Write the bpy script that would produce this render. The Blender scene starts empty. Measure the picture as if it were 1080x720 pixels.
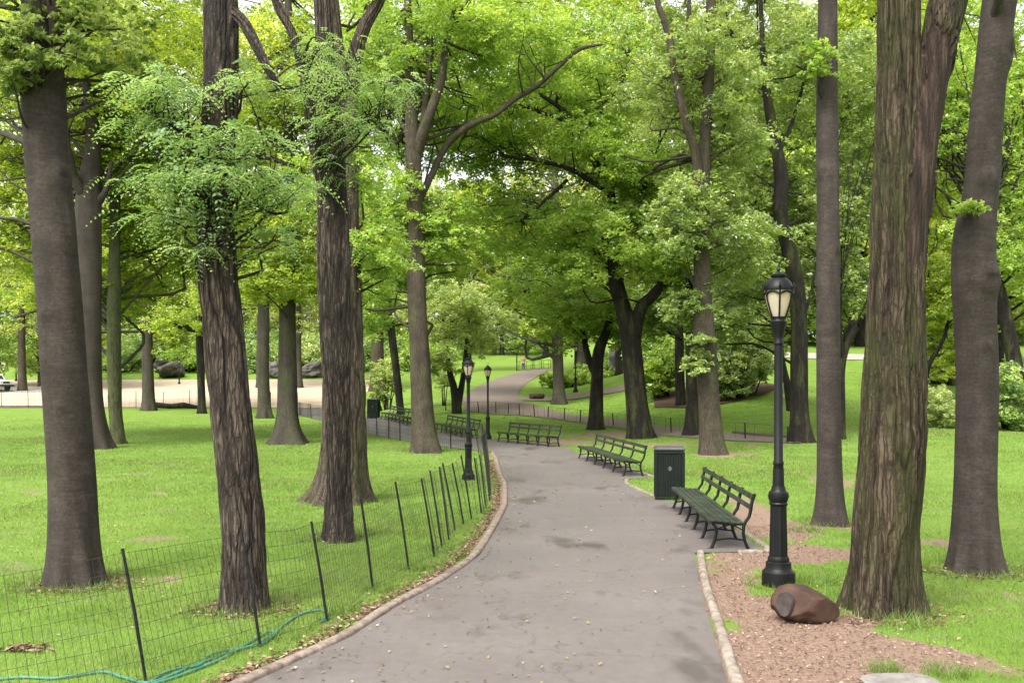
import bpy, math, random
import numpy as np
from mathutils import Vector, Matrix

random.seed(7)
RNG = np.random.default_rng(7)
C = bpy.context.scene.collection
F, CX, HY, HC = 1050.0, 540.0, 405.0, 2.25      # focal length in pixels of a 1080 wide frame, centre, horizon row, eye height

# ------------------------------------------------------------------ noise
_T = np.random.default_rng(3).random((256, 256)).astype(np.float64)
def vnoise(u, v, seed=0, per=None):
    u = np.asarray(u, float) ; v = np.asarray(v, float)
    iu = np.floor(u).astype(int); iv = np.floor(v).astype(int)
    fu = u - iu; fv = v - iv
    fu = fu*fu*(3-2*fu); fv = fv*fv*(3-2*fv)
    a0, a1 = iu, iu+1
    if per: a0, a1 = a0 % per, a1 % per
    s = seed*37
    def g(a, b): return _T[(a+s) % 256, (b+s*3) % 256]
    return (g(a0, iv)*(1-fu)+g(a1, iv)*fu)*(1-fv) + (g(a0, iv+1)*(1-fu)+g(a1, iv+1)*fu)*fv
def fbm(u, v, o=4, seed=0):
    s = 0; a = 1; t = 0
    for k in range(o):
        s = s + a*vnoise(u*2**k, v*2**k, seed+k); t += a; a *= .5
    return s/t
def sstep(a, b, x):
    t = np.clip((x-a)/(b-a), 0, 1); return t*t*(3-2*t)

# ------------------------------------------------------------------ terrain
def softp(t, w): return w*np.logaddexp(0, t/w)
def terrain(x, y):
    x = np.asarray(x, float); y = np.asarray(y, float)
    yy = np.minimum(y, 210.0)
    wl = 1-sstep(-12, -3, x); wr = sstep(3, 15, x)
    wm = 1-wl-wr
    hl = .078*softp(yy-85, 4)+.06*softp(yy-122, 4)
    hm = .060*softp(yy-47, 5)
    hr = .105*softp(yy-38, 6)-.05*softp(yy-95, 6)
    und = .10*(fbm(x*.09+5, y*.09, 2, 4)-.5)*(1-sstep(-6, -3, x)*1.0)*sstep(4, 12, y)
    return wl*hl+wm*hm+wr*hr+und
def gz(x, y): return float(terrain(x, y))
_D = np.concatenate([np.arange(3, 60, .02), np.arange(60, 420, .05)])
def gpx(px, py):
    """ground point seen at a pixel"""
    X = (px-CX)*_D/F; Z = HC-(py-HY)*_D/F
    k = np.nonzero(Z <= terrain(X, _D))[0]
    i = k[0] if len(k) else len(_D)-1
    return np.array([X[i], _D[i], gz(X[i], _D[i])])
def at(px, py, d): return np.array([(px-CX)*d/F, d, HC-(py-HY)*d/F])

# ------------------------------------------------------------------ object helpers
def tag(o, label=None, cat=None, group=None, kind=None):
    if label: o['label'] = label
    if cat: o['category'] = cat
    if group: o['group'] = group
    if kind: o['kind'] = kind
    return o
def empty(name, loc, label, cat, group=None, rz=0):
    o = bpy.data.objects.new(name, None); C.objects.link(o)
    o.location = Vector([float(v) for v in loc]); o.rotation_euler = (0, 0, rz)
    o.empty_display_size = .2
    return tag(o, label, cat, group)
def copy_tree(o, parent=None):
    c = o.copy(); C.objects.link(c)
    if parent: c.parent = parent
    for ch in list(o.children): copy_tree(ch, c)
    return c
def mesh_np(name, V, faces, mat, parent=None, smooth=False, attrs=None, mats=None, midx=None):
    """faces: list of int arrays, each (n,k)"""
    me = bpy.data.meshes.new(name)
    V = np.asarray(V, np.float32)
    me.vertices.add(len(V)); me.vertices.foreach_set('co', V.ravel())
    faces = [np.asarray(f, np.int32) for f in faces if len(f)]
    nl = sum(f.size for f in faces); npoly = sum(len(f) for f in faces)
    me.loops.add(nl); me.polygons.add(npoly)
    me.loops.foreach_set('vertex_index', np.concatenate([f.ravel() for f in faces]))
    st = []; o = 0
    for f in faces:
        st.append(o+np.arange(len(f))*f.shape[1]); o += f.size
    me.polygons.foreach_set('loop_start', np.concatenate(st).astype(np.int32))
    if attrs:
        for k, (dom, arr) in attrs.items():
            a = me.attributes.new(k, 'FLOAT', dom); a.data.foreach_set('value', np.asarray(arr, np.float32))
    me.update(calc_edges=True)
    if smooth: me.polygons.foreach_set('use_smooth', np.ones(npoly, bool))
    for m in (mats or [mat]): me.materials.append(m)
    if midx is not None: me.polygons.foreach_set('material_index', np.asarray(midx, np.int32))
    ob = bpy.data.objects.new(name, me); C.objects.link(ob)
    if parent: ob.parent = parent
    return ob

class MB:
    """collects shapes, then links them as one mesh object"""
    def __init__(s): s.v = []; s.f = []
    def add(s, V, Fs):
        o = len(s.v); s.v += [tuple(map(float, p)) for p in V]; s.f += [tuple(o+i for i in f) for f in Fs]
    def box(s, c, d, rz=0, rx=0, ry=0, bev=0.0):
        x, y, z = d[0]/2, d[1]/2, d[2]/2
        b = min(bev, x*.9, y*.9, z*.9)
        M = Matrix.Rotation(rz, 3, 'Z') @ Matrix.Rotation(ry, 3, 'Y') @ Matrix.Rotation(rx, 3, 'X')
        if b <= 0:
            P = [(-x,-y,-z),(x,-y,-z),(x,y,-z),(-x,y,-z),(-x,-y,z),(x,-y,z),(x,y,z),(-x,y,z)]
            Fs = [(0,3,2,1),(4,5,6,7),(0,1,5,4),(1,2,6,5),(2,3,7,6),(3,0,4,7)]
        else:
            P = []
            for zz, q in ((-z, b), (-z+b, 0), (z-b, 0), (z, b)):
                for (sx, sy) in ((-1,-1),(1,-1),(1,1),(-1,1)):
                    pts = [(sx*(x-q), sy*(y-b-q)), (sx*(x-b-q), sy*(y-q))]
                    if sx*sy < 0: pts = pts[::-1]
                    if (sx, sy) in ((-1,-1),(1,1)): pass
                    P += [(p[0], p[1], zz) for p in pts]
            Fs = [tuple(range(7, -1, -1)), tuple(range(24, 32))]
            for k in range(3):
                for i in range(8):
                    j = (i+1) % 8
                    Fs.append((k*8+i, k*8+j, (k+1)*8+j, (k+1)*8+i))
        s.add([Vector(c)+M @ Vector(p) for p in P], Fs)
    def tube(s, pts, r, n=6, cap=True):
        pts = [Vector([float(q) for q in p]) for p in pts]
        rs = r if isinstance(r, (list, tuple)) else [r]*len(pts)
        V = []; Fs = []
        ref = None
        for i, p in enumerate(pts):
            t = (pts[min(i+1, len(pts)-1)]-pts[max(i-1, 0)]).normalized()
            if ref is None:
                ref = Vector((0, 1, 0)) if abs(t.y) < .8 else Vector((1, 0, 0))
            a = t.cross(ref)
            if a.length < .05: ref = Vector((0, 0, 1)); a = t.cross(ref)
            a.normalize(); b = a.cross(t)
            for k in range(n):
                th = 2*math.pi*k/n
                V.append(p+(a*math.cos(th)+b*math.sin(th))*rs[i])
        for i in range(len(pts)-1):
            for k in range(n):
                j = (k+1) % n
                Fs.append((i*n+k, (i+1)*n+k, (i+1)*n+j, i*n+j))
        if cap: Fs += [tuple(range(n)), tuple(reversed(range((len(pts)-1)*n, len(pts)*n)))]
        s.add(V, Fs)
    def lathe(s, prof, n=16, c=(0, 0, 0), cap=True, flute=0, nf=8):
        V = []; Fs = []
        for (r, z) in prof:
            for k in range(n):
                th = 2*math.pi*k/n
                q = r*(1+flute*math.cos(nf*th)) if flute else r
                V.append((c[0]+q*math.cos(th), c[1]+q*math.sin(th), c[2]+z))
        for i in range(len(prof)-1):
            for k in range(n):
                j = (k+1) % n
                Fs.append((i*n+k, i*n+j, (i+1)*n+j, (i+1)*n+k))
        if cap: Fs += [tuple(reversed(range(n))), tuple(range((len(prof)-1)*n, len(prof)*n))]
        s.add(V, Fs)
    def build(s, name, mat, parent=None, smooth=False, bevel=0):
        me = bpy.data.meshes.new(name); me.from_pydata(s.v, [], s.f); me.update()
        me.materials.append(mat)
        if smooth:
            me.polygons.foreach_set('use_smooth', [True]*len(me.polygons))
            try: me.set_sharp_from_angle(angle=math.radians(38))
            except Exception: pass
        o = bpy.data.objects.new(name, me); C.objects.link(o)
        if parent: o.parent = parent
        return o

# ------------------------------------------------------------------ materials
def srgb(*c): return tuple((v/255/12.92 if v/255 <= .04045 else ((v/255+.055)/1.055)**2.4) for v in c)+(1,)
class NT:
    def __init__(s, name):
        s.m = bpy.data.materials.new(name); s.m.use_nodes = True
        s.t = s.m.node_tree; s.t.nodes.clear()
        s.out = s.n('ShaderNodeOutputMaterial')
    def n(s, typ, **k):
        nd = s.t.nodes.new(typ)
        for a, b in k.items(): setattr(nd, a, b)
        return nd
    def l(s, a, b): s.t.links.new(a, b)
    def setv(s, sock, v):
        if hasattr(v, 'is_output') or isinstance(v, bpy.types.NodeSocket): s.l(v, sock)
        else: sock.default_value = v
    def coord(s, scale=(1, 1, 1)):
        g = s.n('ShaderNodeTexCoord'); m = s.n('ShaderNodeMapping'); m.inputs['Scale'].default_value = scale
        s.l(g.outputs['Object'], m.inputs['Vector']); return m.outputs[0]
    def noise(s, vec, sc, det=4, rough=.55, dist=0):
        n = s.n('ShaderNodeTexNoise'); n.inputs['Scale'].default_value = sc; n.inputs['Detail'].default_value = det
        n.inputs['Roughness'].default_value = rough; n.inputs['Distortion'].default_value = dist
        s.l(vec, n.inputs['Vector']); return n.outputs['Fac']
    def ramp(s, fac, stops):
        r = s.n('ShaderNodeValToRGB'); e = r.color_ramp.elements
        while len(e) < len(stops): e.new(.5)
        for q, (p, c) in zip(e, stops): q.position = p; q.color = c if len(c) == 4 else tuple(c)+(1,)
        s.l(fac, r.inputs[0]); return r.outputs[0]
    def mix(s, fac, a, b, mode='MIX'):
        m = s.n('ShaderNodeMix', data_type='RGBA', blend_type=mode)
        s.setv(m.inputs[0], fac); s.setv(m.inputs[6], a); s.setv(m.inputs[7], b); return m.outputs[2]
    def math(s, op, a, b=0.0, clamp=False):
        m = s.n('ShaderNodeMath', operation=op, use_clamp=clamp); s.setv(m.inputs[0], a); s.setv(m.inputs[1], b); return m.outputs[0]
    def rng(s, v, a, b, c=0, d=1):
        m = s.n('ShaderNodeMapRange'); s.l(v, m.inputs[0])
        for i, q in enumerate((a, b, c, d)): m.inputs[i+1].default_value = q
        return m.outputs[0]
    def attr(s, name): return s.n('ShaderNodeAttribute', attribute_name=name).outputs['Fac']
    def bump(s, h, st, dist=.02):
        b = s.n('ShaderNodeBump'); b.inputs['Strength'].default_value = st; b.inputs['Distance'].default_value = dist
        s.l(h, b.inputs['Height']); return b.outputs[0]
    def bsdf(s, col, rough=.8, nrm=None, spec=.3, metal=0):
        p = s.n('ShaderNodeBsdfPrincipled')
        s.setv(p.inputs['Base Color'], col); s.setv(p.inputs['Roughness'], rough)
        p.inputs['Specular IOR Level'].default_value = spec; p.inputs['Metallic'].default_value = metal
        if nrm is not None: s.l(nrm, p.inputs['Normal'])
        s.l(p.outputs[0], s.out.inputs[0]); return p

def mat_plain(name, c1, c2=None, sc=6, rough=.6, spec=.4, bump=.15, bsc=60):
    t = NT(name); v = t.coord()
    c2 = c2 or tuple(x*.6 for x in c1[:3])+(1,)
    n = t.noise(v, sc, 5)
    col = t.ramp(n, [(.3, c2), (.7, c1)])
    t.bsdf(col, rough, t.bump(t.noise(v, bsc, 4), bump, .004), spec); return t.m

def mat_leaf(name, dark, mid, light, trans=.5, tcol=None, gloss=.05):
    t = NT(name)
    a = t.attr('tint')
    col = t.ramp(a, [(0.0, dark), (.5, mid), (1.0, light)])
    d = t.n('ShaderNodeBsdfDiffuse'); t.l(col, d.inputs[0])
    tr = t.n('ShaderNodeBsdfTranslucent')
    tc = t.mix(1.0, col, tcol or (1.62, 1.5, .85, 1), 'MULTIPLY'); t.l(tc, tr.inputs[0])
    m = t.n('ShaderNodeMixShader'); m.inputs[0].default_value = trans
    t.l(d.outputs[0], m.inputs[1]); t.l(tr.outputs[0], m.inputs[2])
    g = t.n('ShaderNodeBsdfGlossy'); g.inputs['Roughness'].default_value = .45; g.inputs[0].default_value = (.9, .95, 1, 1)
    m2 = t.n('ShaderNodeMixShader'); m2.inputs[0].default_value = gloss
    t.l(m.outputs[0], m2.inputs[1]); t.l(g.outputs[0], m2.inputs[2]); t.l(m2.outputs[0], t.out.inputs[0])
    return t.m

LEAF = {
 'yellow': mat_leaf('leaf_yellow_green', (0.137,0.210,0.027,1), (0.266,0.360,0.043,1), (0.495,0.551,0.119,1), .56, gloss=.04),
 'mid':    mat_leaf('leaf_mid_green', (0.129,0.225,0.040,1), (0.236,0.358,0.057,1), (0.450,0.562,0.148,1), .56, gloss=.04),
 'grey':   mat_leaf('leaf_grey_green', (0.124,0.191,0.048,1), (0.221,0.303,0.089,1), (0.411,0.491,0.190,1), .5, gloss=.05),
 'locust': mat_leaf('leaf_locust', (0.110,0.197,0.069,1), (0.195,0.304,0.121,1), (0.350,0.449,0.259,1), .55, gloss=.025),
 'far':    mat_leaf('leaf_far', (0.136,0.193,0.047,1), (0.264,0.329,0.078,1), (0.476,0.513,0.196,1), .56, gloss=.04),
 'dark':   mat_leaf('leaf_dark_green', (0.104,0.180,0.053,1), (0.209,0.315,0.084,1), (0.420,0.526,0.172,1), .5, gloss=.04),
 'pale':   mat_leaf('leaf_pale_green', (0.199,0.273,0.090,1), (0.325,0.409,0.141,1), (0.511,0.572,0.242,1), .5, gloss=.04),
}

def mat_bark(name, lo, mid, hi, moss=0.0, mosscol=(.075,.085,.018,1), strip=False, smoothbark=False):
    t = NT(name)
    v = t.coord((1, 1, .22)) if not smoothbark else t.coord((.5, .5, 4.0))
    v1 = t.coord()
    n1 = t.noise(v, 30 if not smoothbark else 9, 7, .7)
    big = t.noise(v1, 1.6, 4)
    fur = t.attr('furrow')
    plate = None
    if smoothbark:
        f = t.math('ADD', t.math('MULTIPLY', fur, .45), t.math('ADD', t.math('MULTIPLY', t.rng(n1, .3, .7), .30), t.math('MULTIPLY', t.rng(t.noise(v1, 26, 6, .7), .3, .7), .40)))
    else:
        vo = t.n('ShaderNodeTexVoronoi', feature='DISTANCE_TO_EDGE'); vo.inputs['Scale'].default_value = 26
        nz = t.n('ShaderNodeTexNoise'); nz.inputs['Scale'].default_value = 9; nz.inputs['Detail'].default_value = 4; t.l(v1, nz.inputs['Vector'])
        va = t.n('ShaderNodeVectorMath', operation='MULTIPLY_ADD'); va.inputs[1].default_value = (.045, .045, .03); t.l(nz.outputs['Color'], va.inputs[0]); t.l(t.coord((1, 1, .10)), va.inputs[2])
        t.l(va.outputs[0], vo.inputs['Vector'])
        plate = t.rng(vo.outputs['Distance'], .0, .22)
        f = t.math('ADD', t.math('MULTIPLY', fur, .36), t.math('ADD', t.math('MULTIPLY', t.rng(n1, .28, .72), .38), t.math('MULTIPLY', plate, .26)))
    col = t.ramp(f, [(.22, lo), (.60, mid), (.98, hi)] if not smoothbark else [(.25, lo), (.58, mid), (.95, hi)])
    col = t.mix(t.rng(big, .35, .7, 0, .5), col, t.mix(1.0, col, (.66, .60, .54, 1), 'MULTIPLY'))
    stn = t.noise(t.coord((4, 4, .22)), 1.0, 5, .6)
    col = t.mix(t.rng(stn, .45, .72, 0, .55), col, t.mix(1.0, col, (.55, .50, .46, 1), 'MULTIPLY'))
    col = t.mix(t.rng(stn, .28, .42, .45, 0), col, t.mix(1.0, col, (1.45, 1.42, 1.38, 1), 'MULTIPLY'))
    if moss > 0:
        mz = t.noise(t.coord((1.6, 1.6, .35)), 2.4, 4)
        mk = t.math('MULTIPLY', t.rng(mz, .52-.25*moss, .72-.25*moss), t.rng(n1, .3, .65))
        col = t.mix(t.math('MULTIPLY', mk, .8), col, mosscol)
    if strip:
        wood = t.ramp(t.noise(t.coord((1, 1, .06)), 22, 5, .6), [(.3, (.009,.006,.0045,1)), (.5, (.026,.0165,.012,1)), (.66, (.060,.039,.029,1)), (.8, (.13,.095,.072,1))])
        col = t.mix(t.attr('strip'), col, wood)
    h = t.math('ADD', t.noise(v, 60 if not smoothbark else 30, 6, .75), t.math('MULTIPLY', t.noise(v1, 90, 3, .6), .4))
    if plate is not None: h = t.math('ADD', h, t.math('MULTIPLY', plate, .9))
    t.bsdf(col, .88, t.bump(h, .8 if not smoothbark else .5, .014), .2)
    return t.m
BARK = {
 'furrowed': mat_bark('bark_furrowed', (0.007,0.005,0.005,1), (0.036,0.028,0.022,1), (0.149,0.117,0.090,1), .0),
 'furmid':   mat_bark('bark_furrowed_brown', (0.013,0.009,0.007,1), (0.052,0.040,0.030,1), (0.144,0.113,0.086,1), .15),
 'smooth':   mat_bark('bark_smooth_grey', (0.023,0.019,0.015,1), (0.041,0.033,0.028,1), (0.077,0.063,0.054,1), .0, smoothbark=True),
 'dark':     mat_bark('bark_dark', (0.007,0.006,0.005,1), (0.018,0.015,0.013,1), (0.045,0.039,0.032,1), .1),
 'grey':     mat_bark('bark_grey', (0.027,0.023,0.020,1), (0.061,0.052,0.043,1), (0.108,0.095,0.077,1), .3, (0.059,0.072,0.020,1)),
 'brown':    mat_bark('bark_warm', (0.023,0.018,0.013,1), (0.063,0.050,0.037,1), (0.117,0.097,0.076,1), .2, (0.063,0.072,0.023,1)),
 'mossy':    mat_bark('bark_mossy', (0.007,0.005,0.004,1), (0.037,0.026,0.017,1), (0.137,0.102,0.072,1), .55, (0.031,0.037,0.007,1), strip=True),
 'lichen':   mat_bark('bark_lichen', (0.013,0.012,0.009,1), (0.045,0.042,0.030,1), (0.117,0.122,0.077,1), .9, (0.090,0.108,0.036,1)),
}

# ------------------------------------------------------------------ trunks
def catmull(P, n):
    P = np.asarray(P, float)
    if len(P) == 2: return P[0]+(P[1]-P[0])*np.linspace(0, 1, n)[:, None]
    Q = np.vstack([2*P[0]-P[1], P, 2*P[-1]-P[-2]])
    seg = np.linalg.norm(np.diff(P[:, :3], axis=0), axis=1); cum = np.concatenate([[0], np.cumsum(seg)])
    s = np.linspace(0, cum[-1], n); k = np.clip(np.searchsorted(cum, s, side='right')-1, 0, len(P)-2)
    t = ((s-cum[k])/np.maximum(seg[k], 1e-9))[:, None]
    p0, p1, p2, p3 = Q[k], Q[k+1], Q[k+2], Q[k+3]
    return .5*((2*p1)+(-p0+p2)*t+(2*p0-5*p1+4*p2-p3)*t*t+(-p0+3*p1-3*p2+p3)*t**3)

def trunk_mesh(path, nang, nlen, fur=0.0, nf=20, flare=0.0, flare_h=.35, lobes=5, seed=0, knots=(), rough=.04, strip=None, flen=.3, spiral=0.0):
    """path: (x,y,z,r) rows. returns V, quads, furrow, strip"""
    P = catmull(path, nlen)
    c = P[:, :3]; r = np.maximum(P[:, 3], .004)
    t = np.gradient(c, axis=0); t /= np.linalg.norm(t, axis=1)[:, None]+1e-9
    ref = np.array([0, 1., 0]) if abs(t[:, 1]).mean() < .75 else np.array([1., 0, 0])
    a = np.cross(t, ref); a /= np.linalg.norm(a, axis=1)[:, None]+1e-9
    b = np.cross(a, t)
    s = np.concatenate([[0], np.cumsum(np.linalg.norm(np.diff(c, axis=0), axis=1))])
    th = np.arange(nang)*2*np.pi/nang
    TH, S = np.meshgrid(th, s)
    R = np.repeat(r[:, None], nang, 1)
    n = np.zeros_like(R)+.5
    # broad irregular cross-section
    cs, sn = np.cos(TH)*1.3+9+seed, np.sin(TH)*1.3+9
    lump = vnoise(cs, sn+S*.6, seed)+.5*vnoise(cs*2.3, sn*2.3+S*1.7, seed+2)-.75
    R = R*(1+rough*2*lump)
    if fur > 0:
        u = TH/(2*np.pi)*nf+spiral*S
        w = (vnoise(TH/(2*np.pi)*8, S/.55, seed+5, 8)-.5)*.9+(vnoise(TH/(2*np.pi)*16, S/.16, seed+6, 16)-.5)*.55
        n1 = vnoise(u+w, S/flen, seed+7, nf)
        n2 = vnoise(2*u+w*1.6+.37, S/(flen*.6), seed+8, 2*nf)
        g1 = np.clip(np.abs(2*n1-1)*2.1, 0, 1)**.7
        g2 = np.clip(np.abs(2*n2-1)*1.8, 0, 1)**.8
        cr = np.clip(np.abs(2*vnoise(u*.8, S/.11, seed+10)-1)*5, 0, 1)
        n = np.clip(.62*g1+.40*g2*(.35+.65*g1)-.10*(1-cr), 0, 1)
        st = 1
        R = R+fur*(n-.70)
    else:
        n = .5+.5*(vnoise(TH/(2*np.pi)*12, S*5, seed+4, 12)-.5)+.35*(vnoise(TH/(2*np.pi)*6, S*22, seed+5, 6)-.5)
    if flare > 0:
        ph = seed*1.7
        lob = .15+1.0*np.abs(np.cos(lobes*.5*TH+ph+.8*np.sin(TH+ph)))**1.6+.5*(vnoise(TH/(2*np.pi)*7, S*0+.5, seed+9, 7)-.5)
        R = R+r[0]*flare*np.exp(-S/flare_h)*np.clip(lob, .15, 1.5)
    for (kz, kth, amp, sz) in knots:
        d2 = ((np.angle(np.exp(1j*(TH-kth)))*r.mean())**2+(S-kz)**2)/sz**2
        R = R+1.7*amp*(np.exp(-d2)-.85*np.exp(-d2*5))
        n = n-.8*np.exp(-d2*4)+.25*np.exp(-d2)
    sa = np.zeros_like(R)
    if strip is not None:
        s0, s1, tc, wd = strip
        e = .9*(vnoise(TH*3+3, S*4, seed+11)-.5)+.5*(vnoise(TH*9+3, S*14, seed+12)-.5)
        dth = np.abs(np.angle(np.exp(1j*(TH-tc))))+e
        sa = (1-sstep(wd*.85, wd, dth))*sstep(s0-.15, s0+.1, S+e*.5)*(1-sstep(s1-.12, s1+.02, S+e*.4))
        R = R-sa*fur*(n-.62)*.8-sa*.028
    V = c[:, None, :]+R[..., None]*(np.cos(TH)[..., None]*a[:, None, :]+np.sin(TH)[..., None]*b[:, None, :])
    i = np.arange(nlen-1)[:, None]*nang; k = np.arange(nang)[None, :]; k2 = (k+1) % nang
    Q = np.stack([i+k, i+nang+k, i+nang+k2, i+k2], -1).reshape(-1, 4)
    return V.reshape(-1, 3), Q, n.ravel(), sa.ravel()

def merge(parts):
    Vs, Qs, Ns, Ss, o = [], [], [], [], 0
    for V, Q, n, s in parts:
        Vs.append(V); Qs.append(Q+o); Ns.append(n); Ss.append(s); o += len(V)
    return np.vstack(Vs), np.vstack(Qs), np.concatenate(Ns), np.concatenate(Ss)

# ------------------------------------------------------------------ leaves
def leaf_quads(cen, L, W, rng, tilt=.8, droop=.25):
    """diamond leaves around centres"""
    n = len(cen)
    nor = np.stack([rng.normal(0, tilt, n), rng.normal(0, tilt, n), np.ones(n)], 1)
    nor /= np.linalg.norm(nor, axis=1)[:, None]
    th = rng.random(n)*2*np.pi
    d = np.stack([np.cos(th), np.sin(th), -droop+rng.normal(0, .3, n)], 1)
    d -= nor*(d*nor).sum(1)[:, None]; d /= np.linalg.norm(d, axis=1)[:, None]+1e-9
    s = np.cross(nor, d)
    l = (L*(.65+.7*rng.random(n)))[:, None]; w = (W*(.65+.7*rng.random(n)))[:, None]
    v0 = cen-d*l*.5; v2 = cen+d*l*.5-nor*l*.10
    v1 = cen+s*w*.5-d*l*.06+nor*w*.08; v3 = cen-s*w*.5-d*l*.06+nor*w*.08
    V = np.stack([v0, v1, v2, v3], 1).reshape(-1, 3)
    Q = np.arange(4*n).reshape(-1, 4)
    return V, Q

def clump_leaves(cs, rs, per, L, W, rng, flat=.55, tilt=.8):
    """cs: clump centres (m,3); returns V,Q,tint"""
    m = len(cs)
    cnt = np.maximum((per*(rs/rs.mean())**2*(.6+.8*rng.random(m))).astype(int), 8)
    idx = np.repeat(np.arange(m), cnt); n = len(idx)
    g = rng.normal(0, 1, (n, 3)); g /= np.linalg.norm(g, axis=1)[:, None]
    rad = rng.random(n)**.45
    # each clump broken in twig bunches
    bun = rng.normal(0, .68, (m*9, 3))
    pick = idx*9+rng.integers(0, 9, n)
    off = (g*rad[:, None]*.50+bun[pick]*.95)*rs[idx][:, None]
    off[:, 2] *= flat
    off[:, 2] -= .25*rs[idx]*(np.linalg.norm(off[:, :2], axis=1)/rs[idx])**2*.6
    cen = cs[idx]+off
    V, Q = leaf_quads(cen, L, W, rng, tilt)
    tb = rng.normal(0, .16, m)[idx]+rng.normal(0, .10, m*9)[pick]
    tint = np.clip(.45+tb+rng.normal(0, .17, n), 0, 1)
    return V, Q, tint

def locust_leaves(cs, rs, per, rng, rach=.30, pairs=8, ll=.060, lw=.025):
    m = len(cs); cnt = np.maximum((per*(rs/rs.mean())**2).astype(int), 3)
    idx = np.repeat(np.arange(m), cnt); n = len(idx)
    off = rng.normal(0, .55, (n, 3))*rs[idx][:, None]; off[:, 2] *= .24
    base = cs[idx]+off
    out = off.copy(); out[:, 2] = 0
    th = rng.random(n)*2*np.pi
    d = out/(np.linalg.norm(out, axis=1)[:, None]+1e-6)*.8+np.stack([np.cos(th), np.sin(th), 0*th], 1)*.8
    d[:, 2] = rng.normal(.05, .25, n); d /= np.linalg.norm(d, axis=1)[:, None]
    up = np.array([0, 0, 1.])+rng.normal(0, .22, (n, 3)); s = np.cross(d, up); s /= np.linalg.norm(s, axis=1)[:, None]
    nn = np.cross(s, d)
    Ln = rach*(.7+.5*rng.random(n))
    VV = []; TT = []
    tt = np.clip(.45+rng.normal(0, .16, m)[idx]+rng.normal(0, .14, n), 0, 1)
    k = 0
    for p in range(pairs):
        f = (p+.6)/pairs
        c = base+d*(Ln*f)[:, None]-np.array([0, 0, 1.])*(Ln*.75*f*f)[:, None]
        sc = (1-.5*abs(f-.45)*1.2)
        for sg in (-1, 1):
            dd = s*sg*.9+d*.42-nn*.22-np.array([0, 0, .18]); dd = dd+rng.normal(0, .10, (n, 3))
            dd /= np.linalg.norm(dd, axis=1)[:, None]
            ww = np.cross(nn, dd); ww /= np.linalg.norm(ww, axis=1)[:, None]
            l = ll*sc; w = lw*sc
            v0 = c+dd*.004; v1 = c+dd*l*.5+ww*w*.5; v2 = c+dd*l; v3 = c+dd*l*.5-ww*w*.5
            VV.append(np.stack([v0, v1, v2, v3], 1)); TT.append(np.clip(tt+rng.normal(0, .06, n), 0, 1))
    V = np.concatenate(VV).reshape(-1, 3); Q = np.arange(len(V)).reshape(-1, 4)
    return V, Q, np.concatenate(TT)

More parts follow.
